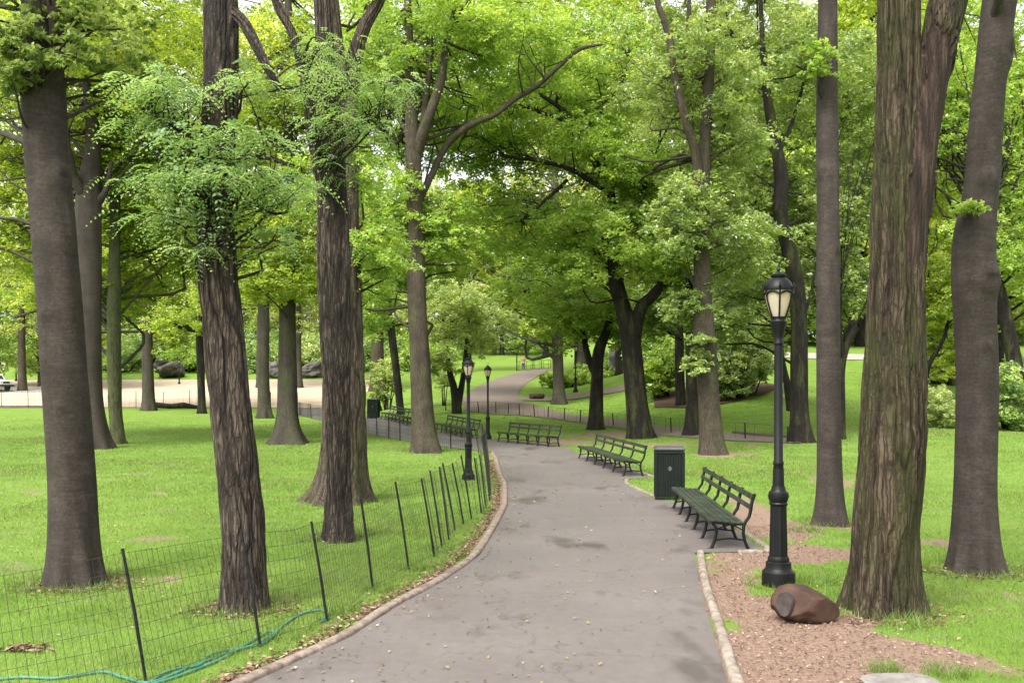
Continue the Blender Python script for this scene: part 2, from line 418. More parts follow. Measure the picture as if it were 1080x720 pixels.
# ------------------------------------------------------------------ trees placed on the ground they stand on
def make_tree(name, label, cat, group, bark, leafmat, trunk, limbs=(), crowns=(), flare=.6, fur=0.0, nf=18, leaf=(.14, .075), per=240,
              style='clump', nang=28, nlen=70, knots=(), seed=1, depth=None, flat=.55, lobes=5, strips=None, flen=.3, spiral=0, branch=.30, flare_h=None, sink=.06, rough=.04):
    rng = np.random.default_rng(1000+seed)
    b = gpx(trunk[0][0], trunk[0][1]); d = b[1] if depth is None else depth
    if depth is not None: b = np.array([(trunk[0][0]-CX)*d/F, d, gz((trunk[0][0]-CX)*d/F, d)])
    k = d/F
    def path(pl, dd=0.0, wob=.35):
        out = []
        for i, p in enumerate(pl):
            ddv = p[3] if len(p) > 3 else dd*min(1, i/2)
            q = at(p[0], p[1], d+ddv)-b
            out.append((q[0], q[1], q[2], p[2]*k*.5))
        return np.array(out)
    root = empty(name, b, label, cat, group)
    flare *= .62
    tp = path(trunk)
    tp = np.vstack([[tp[0, 0], tp[0, 1], -sink, tp[0, 3]], tp[1:]]) if tp[0, 2] > -sink else tp
    tp[0, 2] = -sink
    fh = flare_h or max(.18, tp[0, 3]*.9)
    st = (strips or {}).get('trunk')
    parts = [trunk_mesh(tp, nang, nlen, fur, nf, flare, fh, lobes, seed, knots, strip=st, flen=flen, spiral=spiral, rough=rough)]
    skel = [catmull(tp, 40)]
    for j, lp in enumerate(limbs):
        dd = rng.uniform(-1.2, 1.2) if fur == 0 else rng.uniform(-.4, .4)
        q = path(lp, dd)
        st = (strips or {}).get(j)
        q_n = max(12, int(nlen*.45)) if st is None else nlen
        parts.append(trunk_mesh(q, max(8, nang//2) if st is None else nang, q_n, fur*.7, max(6, nf*2//3), 0, 1, 3, seed+20+j, strip=st, flen=flen))
        skel.append(catmull(q, 20))
    SK = np.vstack(skel)
    Vs, Qs, Ts = [], [], []; o = 0
    for cz in crowns:
        cx, cy, rx, ry, doff, rd, nc, crp = cz[:8]
        if d > 30: nc = int(nc*1.3)
        g = rng.normal(0, 1, (nc, 3)); g /= np.linalg.norm(g, axis=1)[:, None]
        rad = (rng.random(nc)**(1/2.6))[:, None]
        cc = at(cx, cy, d+doff)-b
        cs = cc+g*rad*np.array([rx*k, rd, ry*k])
        rs = crp*k*(.7+.6*rng.random(nc))
        keep = cs[:, 2] > max(1.2, 0)
        cs, rs = cs[keep], rs[keep]
        if not len(cs): continue
        if style == 'locust': V, Q, T = locust_leaves(cs, rs, per, rng)
        else: V, Q, T = clump_leaves(cs, rs, per, leaf[0], leaf[1], rng, flat)
        Vs.append(V); Qs.append(Q+o); Ts.append(T); o += len(V)
        for c in cs[rng.random(len(cs)) < branch]:
            dist = np.linalg.norm(SK[:, :3]-c, axis=1)+np.maximum(SK[:, 2]-c[2]+.3, 0)*2.5
            i = int(np.argmin(dist*rng.uniform(.75, 1.5, len(dist)))); a0 = SK[i]
            if np.linalg.norm(a0[:3]-c) < .15: continue
            m1 = a0[:3]*.55+c*.45+rng.normal(0, .10, 3)*np.linalg.norm(a0[:3]-c)
            r0 = min(max(a0[3]*.35, .008), .012+.011*np.linalg.norm(a0[:3]-c))
            m2 = a0[:3]*.2+c*.8+rng.normal(0, .07, 3)*np.linalg.norm(a0[:3]-c)
            parts.append(trunk_mesh(np.array([[*a0[:3], r0], [*m1, r0*.75], [*m2, r0*.5], [*c, r0*.22]]), 5, 9, 0, 8, 0, 1, 3, seed))
    V, Q, n, sa = merge(parts)
    mesh_np('trunk', V, [Q], BARK[bark], root, True, {'furrow': ('POINT', n), 'strip': ('POINT', sa)})
    if Vs:
        mesh_np('crown', np.vstack(Vs), [np.vstack(Qs)], LEAF[leafmat], root, False, {'tint': ('FACE', np.concatenate(Ts))})
    return root, b, d

# ------------------------------------------------------------------ ground
def dist_poly_inside(x, y, poly):
    ins = np.zeros(x.shape, bool); n = len(poly)
    for i in range(n):
        x1, y1 = poly[i]; x2, y2 = poly[(i+1) % n]
        c = ((y1 > y) != (y2 > y)) & (x < (x2-x1)*(y-y1)/(y2-y1+1e-12)+x1)
        ins ^= c
    return ins

MAIN = [((-8.5,-6),(.2,-6)), ((-5.6,0),(.7,0)), ((-3.7,3.2),(1.15,3.2)), ((-2.62,5.6),(1.42,5.6)), ((-1.96,7.5),(1.62,7.5)), ((-1.44,8.85),(1.78,8.7)),
 ((-1.17,10.05),(1.92,9.8)), ((-.77,11.4),(2.12,11.3)), ((-.43,13.05),(2.44,13.28)), ((-.425,13.1),(3.40,13.36)), ((-.24,15.5),(3.44,15.5)),
 ((-.08,18.2),(3.50,18.5)), ((-.07,18.9),(2.85,19.3)), ((-.1,22.5),(2.52,22.2)), ((-.2,24.2),(2.62,23.5)), ((-.21,24.3),(3.35,23.9)),
 ((-.36,28.5),(2.72,29.3)), ((-.44,30.5),(2.1,32.0)), ((-.56,32.4),(1.95,35.2)), ((-.85,32.9),(.1,38.8)), ((-1.7,34.0),(-1.1,40.4)),
 ((-3.9,38.2),(-2.3,42.6)), ((-6.4,44),(-4.4,47.5)), ((-9.0,52),(-6.4,54)), ((-12,62),(-9.2,63)), ((-15.5,72),(-12.5,74)), ((-20,86),(-16,86))]
MPOLY = [a for a, b in MAIN]+[b for a, b in MAIN[::-1]]
def on_path(x, y, grow=0): return dist_poly_inside(x, y, MPOLY)

# bare-earth blobs: pixel position, half sizes in metres, weight
DIRT = [(790,700,.55,.8,1.2),(850,690,.8,.7,1.3),(930,690,.75,.55,1.1),(985,700,.45,.35,.7),(770,640,.5,.7,1.1),(762,610,.55,.6,1.0),(800,590,.55,.7,1.2),(850,582,.6,.6,1.0),
 (800,548,.35,1.6,1.0),(815,560,.5,.8,.9),(885,585,.3,.4,.6),(790,532,.3,1.5,.6),(760,522,.5,1.0,.35),(900,508,1.4,1.2,.5),(1000,572,.5,.5,.75),(880,655,.5,.3,.8),(1060,625,.4,.5,.45),
 (1010,655,.25,.2,.4),(660,458,3.2,2.2,.8),(590,466,1.6,1.6,.7),(700,470,2.5,1.4,.5),(760,480,1.5,1.2,.45),(20,602,.7,.6,.36),(165,565,.6,.7,.36),(140,610,.55,.3,.36),(80,615,.6,.4,.5),(257,640,.5,.4,.5),
 (170,520,.6,.4,.4),(120,500,1.2,.8,.3),(300,468,1.4,.8,.5),(357,530,.8,.6,.5),(450,477,1.0,.8,.6),(752,479,.8,.8,.6),(845,467,1.0,1.2,.5),(1030,602,.5,.4,.6),(876,553,.6,.6,.6),(40,520,1.5,.6,.35),(930,640,.5,.4,.7)]
_DB = [(gpx(a, b), rx, ry, w) for a, b, rx, ry, w in DIRT]
_KL = np.array([a for a, b in MAIN if 3 < a[1] < 33])
def dirt(x, y):
    v = np.zeros(np.shape(x))
    for p, rx, ry, w in _DB:
        v = v+w*np.exp(-((x-p[0])/rx)**2-((y-p[1])/ry)**2)
    xl = np.interp(y, _KL[:, 1], _KL[:, 0])
    e = xl-x
    v = v+.75*sstep(.42, .10, e)*(e > -.3)*(y < 32.5)*(.2+1.2*fbm(x*1.3, y*1.1, 2, 9))
    # grass islands
    for (a, b, rx, ry, w) in ((858,612,.42,.75,1.3),(900,615,.4,.5,.8),(935,706,.20,.14,1.0),(1005,712,.25,.16,1.0),(960,640,.5,.35,.5),(830,622,.16,.3,.7)):
        p = gpx(a, b); v = v-w*np.exp(-((x-p[0])/rx)**2-((y-p[1])/ry)**2)
    return np.clip(v+.75*(fbm(x*1.1+3, y*1.1, 4, 12)-.5)+.75*(fbm(x*4.1+3, y*3.1, 3, 15)-.5), 0, 1.2)

def grow(a, b, s, f): 
    out = [a]
    while out[-1] < b: out.append(out[-1]+s); s *= f
    return out
xs = np.array([-v for v in grow(9, 1500, .15, 1.11)[::-1]]+list(np.arange(-8.9, 8.0, .1))+grow(8, 1500, .15, 1.11))
ys = np.array([-v for v in grow(0, 900, .8, 1.2)[::-1]]+grow(.8, 5, .5, 1.0)+list(np.arange(5.4, 20, .1))+grow(20, 60, .18, 1.02)+grow(60.8, 200, 1, 1.01)+grow(203, 2600, 4, 1.12))
ys = np.unique(ys)
GX, GY = np.meshgrid(xs, ys)
GZ = terrain(GX, GY)
GD = np.where((GY < 70) & (GY > 3), dirt(GX, np.clip(GY, 3, 80)), 0)
nx, ny = len(xs), len(ys)
# the soil sits a little under the paths
GZ = GZ-.012*on_path(GX, GY)
i = np.arange(ny-1)[:, None]*nx; k = np.arange(nx-1)[None, :]
GQ = np.stack([i+k, i+k+1, i+nx+k+1, i+nx+k], -1).reshape(-1, 4)

t = NT('lawn_ground'); v = t.coord()
fine = t.noise(v, 38, 5, .7); mid_ = t.noise(v, 1.1, 5, .6); big_ = t.noise(v, .16, 4)
g = t.ramp(t.math('ADD', t.math('MULTIPLY', fine, .55), t.math('MULTIPLY', mid_, .5)), [(.30, (0.056,0.092,0.015,1)), (.52, (0.114,0.197,0.026,1)), (.75, (0.186,0.272,0.053,1))])
g = t.mix(t.rng(big_, .42, .68, 0, .5), g, (0.156,0.207,0.043,1))
g = t.mix(t.rng(t.noise(v, .7, 6, .7), .56, .72, 0, .55), g, (0.148,0.150,0.086,1))
dn = t.noise(v, 22, 6, .75); dl = t.noise(v, 70, 3, .6)
dcol = t.ramp(t.math('ADD', t.math('MULTIPLY', dn, .6), t.math('MULTIPLY', dl, .4)), [(.30, (0.082,0.050,0.036,1)), (.48, (0.202,0.136,0.101,1)), (.62, (0.267,0.186,0.141,1)), (.78, (0.360,0.272,0.206,1))])
dm = t.rng(t.math('ADD', t.attr('dirt'), t.math('MULTIPLY', t.math('SUBTRACT', t.noise(v, 9, 6, .7), .5), .9)), .30, .52)
col = t.mix(dm, g, dcol)
t.bsdf(col, .95, t.bump(t.math('ADD', fine, dn), .7, .03), .1)
lawn = mesh_np('lawn', np.stack([GX, GY, GZ], -1).reshape(-1, 3), [GQ], t.m, None, True, {'dirt': ('POINT', GD.ravel())})
tag(lawn, 'green park lawn with bare earth patches under the trees', 'lawn', kind='structure')

def strip(name, pairs, mat, off, ncol=8, step=.4, label=None, cat=None):
    rows = []
    for (a, b), (c, d) in zip(pairs[:-1], pairs[1:]):
        a, b, c, d = [np.array(q[:2], float) for q in (a, b, c, d)]
        m = max(1, int(max(np.linalg.norm(c-a), np.linalg.norm(d-b))/step))
        for q in range(m): rows.append((a+(c-a)*q/m, b+(d-b)*q/m))
    rows.append((np.array(pairs[-1][0][:2], float), np.array(pairs[-1][1][:2], float)))
    f = np.linspace(0, 1, ncol+1)
    P = np.array([[a+(b-a)*q for q in f] for a, b in rows])
    z = terrain(P[..., 0], P[..., 1])+off
    V = np.concatenate([P, z[..., None]], -1).reshape(-1, 3)
    n = len(rows); i = np.arange(n-1)[:, None]*(ncol+1); k = np.arange(ncol)[None, :]
    Q = np.stack([i+k, i+k+1, i+ncol+2+k, i+ncol+1+k], -1).reshape(-1, 4)
    o = mesh_np(name, V, [Q], mat, None, True)
    return tag(o, label, cat, kind='structure')

def mat_asphalt(name, lo, hi, puddle=True):
    t = NT(name); v = t.coord()
    big = t.noise(v, .55, 5, .6); sp = t.noise(v, 120, 3, .8); md = t.noise(v, 9, 5, .65)
    c = t.ramp(t.math('ADD', t.math('MULTIPLY', big, .6), t.math('MULTIPLY', md, .4)), [(.32, lo), (.68, hi)])
    c = t.mix(t.rng(sp, .60, .74, 0, .45), c, tuple(min(1, x*1.9) for x in hi[:3])+(1,))
    c = t.mix(t.rng(sp, .30, .42, .4, 0), c, tuple(x*.45 for x in lo[:3])+(1,))
    cr = t.n('ShaderNodeTexVoronoi', feature='DISTANCE_TO_EDGE'); cr.inputs['Scale'].default_value = .55
    wv = t.n('ShaderNodeVectorMath', operation='ADD'); t.l(v, wv.inputs[0])
    nn = t.n('ShaderNodeTexNoise'); nn.inputs['Scale'].default_value = 2.2; nn.inputs['Detail'].default_value = 5; t.l(v, nn.inputs['Vector']); t.l(nn.outputs['Color'], wv.inputs[1]); t.l(wv.outputs[0], cr.inputs['Vector'])
    c = t.mix(t.rng(cr.outputs['Distance'], .002, .008, .4, 0), c, tuple(x*.4 for x in lo[:3])+(1,))
    rough = .75
    if puddle:
        w = t.rng(t.noise(t.coord((.8, .35, 1)), 1.15, 4, .55), .565, .66)
        c = t.mix(t.math('MULTIPLY', w, .6), c, tuple(x*.5 for x in lo[:3])+(1,))
        rough = t.rng(w, 0, 1, .62, .38)
    t.bsdf(c, rough, t.bump(t.math('ADD', sp, t.math('MULTIPLY', md, .5)), .35, .006), .35)
    return t.m
M_ASPH = mat_asphalt('path_asphalt', (0.093,0.079,0.072,1), (0.141,0.123,0.113,1))
M_ASPH2 = mat_asphalt('path_asphalt_pale', (0.106,0.079,0.065,1), (0.152,0.118,0.098,1), False)
M_SAND = mat_plain('sand', (0.406,0.323,0.236,1), (0.327,0.255,0.183,1), .6, .95, .1)
strip('asphalt_path', MAIN, M_ASPH, .006, 10, .35, 'grey asphalt footpath curving past the benches', 'path')
PB = [((845,468),(843,462)),((770,465),(775,458)),((690,459),(684,448)),((663,453),(662,443)),((612,446),(612,439)),((583,442),(583,433)),((553,438.5),(560,426.5)),
      ((520,437),(546,421)),((490,433),(547,416)),((487,421),(549,411)),((503,408),(556,404)),((522,400),(562,400)),((542,394),(570,395)),((556,390),(578,390.5)),((572,387.5),(600,388))]
strip('hill_path', [(gpx(*a), gpx(*b)) for a, b in PB], M_ASPH2, .035, 8, .8, 'brownish footpath climbing the rise behind the benches', 'path')
PC = [((544,422.5),(549,419)),((582,423.5),(580,419)),((600,422),(600,416.5)),((635,416.5),(637,411)),((662,412),(660,406)),((690,407.5),(685,403.5)),((725,405),(722,401.5))]
strip('side_path', [(gpx(*a), gpx(*b)) for a, b in PC], M_ASPH2, .05, 6, .8, 'pale side path branching right past the grey trunk', 'path')
strip('upper_road', [(gpx(790,376), gpx(790,371)), (gpx(870,379), gpx(872,373)), (gpx(915,380), gpx(915,374)), (gpx(1000,384), gpx(1000,378))], mat_plain('pale_road', (.33,.30,.27,1), (.27,.24,.22,1), .5), .05, 4, .8, 'pale strip of road on top of the right hill', 'road')
strip('sand_field', [((-120, 85.4), (-120, 119)), ((-14.5, 85.4), (-15.5, 119))], M_SAND, .03, 30, 1.2, 'pale sandy field beyond the left lawn', 'sand field')
strip('parking_road', [((-120, 103), (-120, 109)), ((-46, 103), (-46, 109))], mat_plain('road_grey', (.26,.235,.23,1), (.2,.18,.18,1), .5), .05, 6, 1.0, 'grey road strip under the parked white off-roader', 'road')

# kerbs ------------------------------------------------------------------
def kerb(name, pts, w, h, mat, label, cat, group=None, rnd=.3, seed=0):
    P = np.array([[p[0], p[1], 0, 1] for p in pts], float)
    L = np.linalg.norm(np.diff(P[:, :2], axis=0), axis=1).sum()
    n = max(6, int(L/.06)); c = catmull(P, n)[:, :2]
    tg = np.gradient(c, axis=0); tg /= np.linalg.norm(tg, axis=1)[:, None]; s = np.stack([tg[:, 1], -tg[:, 0]], 1)
    prof = [(-.5, -.5), (-.5, .55), (-.36, .9), (-.1, 1.0), (.12, 1.0), (.37, .88), (.5, .5), (.5, -.5)]
    m = len(prof); z0 = terrain(c[:, 0], c[:, 1]); si = np.arange(n)*.06
    V = np.zeros((n, m, 3))
    for j, (a, b) in enumerate(prof):
        ns = (fbm(si*2.5+seed, si*0+j*.7, 3, seed+2)-.5)*rnd
        V[:, j, :2] = c+s*((a+ns*.25)*w)[:, None]; V[:, j, 2] = z0+(b*(1+ns*.9) if b > 0 else b)*h
    V = V.reshape(-1, 3)
    i = np.arange(n-1)[:, None]*m; k = np.arange(m-1)[None, :]
    Q = np.stack([i+k, i+k+1, i+m+k+1, i+m+k], -1).reshape(-1, 4)
    caps = [np.array([list(range(m))[::-1]]), np.array([list(range((n-1)*m, n*m))])]
    o = mesh_np(name, V, [Q]+caps, mat, None, True)
    return tag(o, label, cat, group)
M_KERB = mat_plain('kerb_stone', (.27,.215,.175,1), (.10,.075,.058,1), 11, .9, .15, .5, 40)
M_KERB2 = mat_plain('kerb_stone_pale', (.29,.245,.20,1), (.11,.088,.068,1), 10, .9, .15, .5, 40)
kerb('stone_kerb', [(a[0]-.07, a[1]) for a, b in MAIN if -1 < a[1] < 32.6 and abs(a[1]-13.1) > .01], .10, .042, M_KERB, 'long brownish stone kerb along the left edge of the asphalt path', 'kerb', seed=1)
kerb('stone_kerb', [(b[0]+.07, b[1]) for a, b in MAIN if -1 < b[1] < 13.3], .095, .06, M_KERB2, 'curved pale stone kerb between the asphalt and the bare earth at front right', 'kerb', rnd=.5, seed=3)
kerb('stone_kerb', [(3.02,13.27),(3.2,13.3),(3.47,13.34)], .08, .04, M_KERB2, 'short pale kerb piece closing the near end of the front bench bay', 'kerb', rnd=.5, seed=4)
kerb('stone_kerb', [(3.5,13.42),(3.53,15.5),(3.58,18.4)], .09, .035, M_KERB2, 'straight kerb on the lawn side behind the front park bench', 'kerb', rnd=.5, seed=5)
kerb('stone_kerb', [(2.93,19.4),(2.60,22.2),(2.70,23.4)], .09, .035, M_KERB2, 'pale kerb between the front litter bin and the second bench on the right', 'kerb', rnd=.5, seed=6)
kerb('stone_kerb', [(3.43,24.0),(2.80,29.3),(2.18,32.1)], .09, .035, M_KERB2, 'kerb behind the second bench on the right', 'kerb', rnd=.5, seed=7)
kerb('path_edging', [gpx(775,457)[:2], gpx(800,460)[:2], gpx(850,463.5)[:2]], .25, .12, mat_plain('edging_dark', (.075,.05,.035,1)), 'dark low edging on the upper side of the path behind the lamp post', 'edging')
kerb('timber_edging', [(-64, 85.2), (-50, 85.1), (-37, 85.2)], .35, .22, mat_plain('timber_dark', (.05,.035,.025,1)), 'dark timber edging along the near side of the sandy field', 'edging')

# grass blades -------------------------------------------------------------
def blades(n, dmin, dmax, hb, wb, name, label, seed, xlim=None):
    r = np.random.default_rng(seed)
    q = r.random(n); y = (dmin**.5+q*(dmax**.5-dmin**.5))**2
    x = (r.random(n)*2-1)*(.56*y+1.2)
    keep = ~on_path(x, y) & (r.random(n) > sstep(30, 78, y))
    near = _KL; xl = np.interp(y, near[:, 1], near[:, 0])
    keep &= ~((x > xl-.17) & (x < xl+.2) & (y < 33))
    rr = np.array([b for a, b in MAIN if -1 < b[1] < 13.3]); xr = np.interp(y, rr[:, 1], rr[:, 0])
    keep &= ~((x > xr-.1) & (x < xr+.17) & (y < 13.35))
    d = dirt(x, y)+.62*(r.random(n)-.5)
    keep &= d < .36
    x, y, d = x[keep], y[keep], d[keep]; n = len(x)
    z = terrain(x, y)
    pat = fbm(x*.5, y*.5, 3, 21)
    h = hb*(.55+.9*r.random(n))*(.55+.9*pat)*(1-.5*np.clip(d, 0, 1)); w = wb*(y/8)**.9*(.7+.6*r.random(n))
    th = r.random(n)*2*np.pi; ln = r.normal(0, .55, (n, 2))
    dx, dy = np.cos(th)*w/2, np.sin(th)*w/2
    tip = np.stack([x+ln[:, 0]*h, y+ln[:, 1]*h, z+h], -1)
    V = np.stack([np.stack([x-dx, y-dy, z-.01], -1), np.stack([x+dx, y+dy, z-.01], -1), tip], 1).reshape(-1, 3)
    T = np.clip(.5+(fbm(x*.28, y*.28, 3, 31)-.5)*2.2+(fbm(x*1.7, y*1.7, 3, 41)-.5)*.9+r.normal(0, .16, n)+.08, 0, 1)
    o = mesh_np(name, V, [np.arange(3*n).reshape(-1, 3)], GRASSM, None, False, {'tint': ('FACE', T)})
    tag(o, label, 'grass', kind='stuff')
GRASSM = mat_leaf('grass_blade', (0.135,0.149,0.047,1), (0.113,0.199,0.027,1), (0.194,0.289,0.068,1), .35, (1.25, 1.2, .6, 1), .02)
blades(820000, 6.0, 78, .044, .0048, 'lawn_grass', 'short green grass blades covering the lawn', 5)

def tufts(spots, name, label, seed, hb=.10, wb=.0055):
    r = np.random.default_rng(seed); P = []
    for (px, py, rad, n, inner) in spots:
        c = gpx(px, py); th = r.random(n)*2*np.pi; q = inner+np.abs(r.normal(0, 1, n))*rad
        g = r.integers(0, max(2, n//14), n); th = th*.25+(g*2.399) ; q = inner+(q-inner)*.35+((g*.618) % 1)*rad*.8
        P.append(np.stack([c[0]+q*np.cos(th), c[1]+q*np.sin(th)], 1))
    P = np.vstack(P); P = P[~on_path(P[:, 0], P[:, 1])]; x, y = P[:, 0], P[:, 1]; n = len(x); z = terrain(x, y)
    h = hb*(.4+.9*r.random(n)); w = wb*(y/8)**.8; th = r.random(n)*6.28; ln = r.normal(0, .6, (n, 2)); dx, dy = np.cos(th)*w/2, np.sin(th)*w/2
    V = np.stack([np.stack([x-dx, y-dy, z-.01], -1), np.stack([x+dx, y+dy, z-.01], -1), np.stack([x+ln[:, 0]*h, y+ln[:, 1]*h, z+h], -1)], 1).reshape(-1, 3)
    o = mesh_np(name, V, [np.arange(3*n).reshape(-1, 3)], GRASSM, None, False, {'tint': ('FACE', np.clip(r.normal(.5, .25, n), 0, 1))}); tag(o, label, 'grass', kind='stuff')
tufts([(78,616,.35,900,.30),(258,640,.3,800,.26),(931,642,.35,900,.32),(1030,602,.35,900,.34),(876,552,.3,500,.24),(821,617,.2,300,.2),(357,567,.3,500,.2),(358,529,.4,500,.45),(450,476,.6,400,.45),(304,467,.7,400,.5),
       (310,672,.25,260,0),(360,645,.25,260,0),(405,622,.25,260,0),(440,600,.25,260,0),(470,580,.3,220,0),(150,700,.3,260,0),(230,690,.3,300,0),(870,615,.3,400,0),(935,708,.14,300,0),(1005,712,.2,360,0),(850,560,.3,260,0),(960,660,.3,300,0)], 'grass_tufts', 'longer grass tufts round the trunk feet and along the fence', 8)

# fallen leaves, twigs -------------------------------------------------------
def litter(name, pts, size, mat, label, seed):
    r = np.random.default_rng(seed); P = np.array(pts); n = len(P)
    P[:, 2] = terrain(P[:, 0], P[:, 1])+.016+.014*r.random(n)
    V, Q = leaf_quads(P, size, size*.6, r, .28, 0)
    o = mesh_np(name, V, [Q], mat, None, False, {'tint': ('FACE', r.random(n))})
    return tag(o, label, 'fallen leaves', kind='stuff')
def mat_tint(name, stops, rough=.9):
    t = NT(name); t.bsdf(t.ramp(t.attr('tint'), stops), rough, None, .15); return t.m
M_DRY = mat_tint('dry_leaf', [(0, (.055,.030,.018,1)), (.4, (.125,.072,.045,1)), (.8, (.215,.14,.090,1)), (1, (.36,.27,.18,1))])
M_LEAFPATH = mat_tint('path_leaf', [(0, (.07,.05,.035,1)), (.5, (.16,.12,.07,1)), (.8, (.20,.18,.07,1)), (1, (.34,.30,.22,1))])
r = np.random.default_rng(77)
# along the left kerb
n = 3600; yy = 5.5+r.random(n)**1.2*24; xx = np.interp(yy, _KL[:, 1], _KL[:, 0])-.16-np.abs(r.normal(0, .11, n))
litter('kerb_leaf_litter', np.stack([xx, yy, 0*xx], 1), .048, M_DRY, 'dry brown leaf litter lying along the left stone kerb', 1)
n = 16000; p0 = np.stack([1.8+r.random(n)*4.2, 6.3+r.random(n)*9.5], 1); dd = dirt(p0[:, 0], p0[:, 1])
p0 = p0[(dd > .30+.3*r.random(n)) & ~on_path(p0[:, 0], p0[:, 1])]
litter('earth_leaf_litter', np.column_stack([p0, 0*p0[:, 0]]), .030, M_DRY, 'wood chips and dry leaves scattered over the bare earth at front right', 2)
n = 700; yy = 6.2+r.random(n)**1.6*26; f = r.random(n); L = np.interp(yy, _KL[:, 1], _KL[:, 0]); f = np.where(r.random(n) < .75, f**3.2, f); xx = L+.1+f*2.7
k = on_path(xx, yy); litter('path_leaf_litter', np.stack([xx, yy, 0*xx], 1)[k], .04, M_LEAFPATH, 'small fallen leaves scattered over the asphalt path', 3)
n = 2600; xx = (r.random(n)*2-1)*9; yy = 6.5+r.random(n)*16; k = ~on_path(xx, yy)
litter('lawn_leaf_litter', np.stack([xx, yy, 0*xx+.0], 1)[k]+np.array([0, 0, .03]), 0.042, M_DRY, 'few dry leaves scattered on the lawn', 4)
for (px, py, rad, n, nm) in ((78,618,.33,420,'the leaning grey trunk at far left'),(258,643,.3,420,'the furrowed near trunk'),(931,648,.4,420,'the mossy forked trunk'),(1030,604,.36,380,'the knobbly trunk at the right edge'),(357,568,.3,220,'the slim furrowed trunk')):
    c = gpx(px, py); th = r.random(n)*6.28; q = rad*.8+np.abs(r.normal(0, .17, n)); xx = c[0]+q*np.cos(th)*1.25; yy = c[1]+q*np.sin(th); k = ~on_path(xx, yy)
    litter('trunk_leaf_litter', np.stack([xx, yy, 0*xx], 1)[k], .045, M_DRY, 'dry leaves gathered round the foot of '+nm, px)
p = gpx(25, 685); n = 70; litter('dead_leaf_pile', np.column_stack([p[0]+r.normal(0, .1, n), p[1]+r.normal(0, .06, n), 0*r.random(n)]), .09, M_DRY, 'small pile of orange brown dead leaves on the lawn at lower left', 6)['kind'] = 'stuff'

# ------------------------------------------------------------------ the trees of the photograph
T = make_tree
T('park_tree', 'smooth grey trunk leaning left at the far left of the near lawn', 'tree', None, 'smooth', 'grey',
  [(78,616,52),(77,560,50),(75,500,47),(70,420,46),(65,350,45),(58,250,44),(50,170,43),(45,95,44),(42,30,38),(40,-60,30),(40,-200,22)],
  [[(46,110,26),(60,50,16),(52,-30,12)], [(40,105,20),(15,60,14),(-20,20,10)], [(44,155,11),(22,148,7),(-5,138,5)]],
  [(45,5,100,55,.3,1.2,34,11),(118,38,48,46,.4,.8,22,10),(30,50,52,34,-.5,.3,24,8),(75,10,70,44,-.5,.5,16,10),(8,80,22,18,-.4,.2,8,7),(135,80,24,18,.2,.4,8,7),(40,-110,200,90,0,2,40,30)], .75, leaf=(.085,.040), per=85, nang=72, nlen=140, seed=2, lobes=6, rough=.055, knots=((2.05,4.6,.02,.05),(1.0,4.4,.015,.04),(3.1,4.9,.025,.06),(4.6,3.6,.04,.12),(2.6,5.3,.02,.05)))
T('park_tree', 'deeply furrowed near trunk wrapped in feathery sprays behind the wire fence', 'tree', None, 'furrowed', 'locust',
  [(258,642,46),(257,560,45),(249,480,43),(240,400,42),(231,300,42),(226,230,39),(226,190,37),(232,120,36),(233,50,36),(233,0,36),(234,-80,34),(236,-260,26)],
  [[(236,5,12),(258,26,11),(280,68,8),(296,95,5)], [(228,200,9),(200,150,6),(150,115,4)], [(228,190,9),(265,165,6),(310,175,4)], [(228,240,7),(262,215,5),(285,225,3)], [(230,160,6),(180,165,4),(145,150,3)]],
  [(168,85,46,17,-.2,.35,16,13),(252,78,28,12,-.4,.3,7,11),(160,122,42,14,-.1,.35,9,12),(232,150,74,14,-.5,.3,20,14),(222,186,92,16,-.5,.35,30,14),(296,190,40,24,-.3,.35,14,13),(182,222,46,20,-.1,.35,10,12),(252,224,40,14,-.4,.35,7,12),(290,242,22,16,-.3,.3,5,11),(205,262,18,12,-.4,.2,4,9),(305,75,28,18,.2,.3,6,12),(200,108,34,14,-.2,.3,6,12)],
  .42, fur=.032, nf=18, per=8, style='locust', nang=240, nlen=520, seed=3, lobes=5, flen=.85, spiral=.15, branch=.8)
T('park_tree', 'slim dark furrowed trunk in front of a broader trunk behind the wire fence', 'tree', None, 'furrowed', 'locust',
  [(358,570,34),(357,514,27),(357,467,26),(356,420,27),(354,350,33),(352,270,34),(350,200,30),(348,130,28),(344,60,22),(340,0,18),(336,-60,16),(336,-200,12)],
  [[(350,230,16),(333,160,13),(326,110,11),(310,40,9),(290,0,8),(280,-60,6)], [(345,110,8),(375,90,5),(420,85,3)], [(348,150,8),(380,130,5),(410,140,3)]],
  [(345,62,40,24,-.6,.5,16,14),(388,92,52,20,-.6,.5,22,13),(375,140,40,20,-.6,.5,13,13),(340,110,36,26,-.9,.3,9,12),(350,172,40,22,-.3,.5,10,12)], .5, fur=.026, nf=16, per=8, style='locust', nang=190, nlen=420, seed=4, flen=.7, branch=.8)
T('park_tree', 'broad flared brown trunk partly hidden by a slimmer furrowed one', 'tree', None, 'furmid', 'mid',
  [(359,529,58),(362,500,50),(363,450,46),(363,400,45),(361,330,43),(361,280,38),(363,220,30),(364,150,26),(370,80,19),(383,32,13),(400,0,12),(412,-40,10),(425,-150,7)],
  [[(364,160,16),(360,80,12),(352,0,10),(350,-70,8)]],
  [(392,255,34,60,.6,1.2,40,16),(385,180,38,40,.8,1.2,24,16),(330,200,40,50,1.5,1.0,20,16),(360,-20,120,60,1,2.5,40,22)], .8, fur=.030, nf=26, leaf=(.085,.045), per=150, nang=220, nlen=340, seed=5, flen=.7, flare_h=.35)
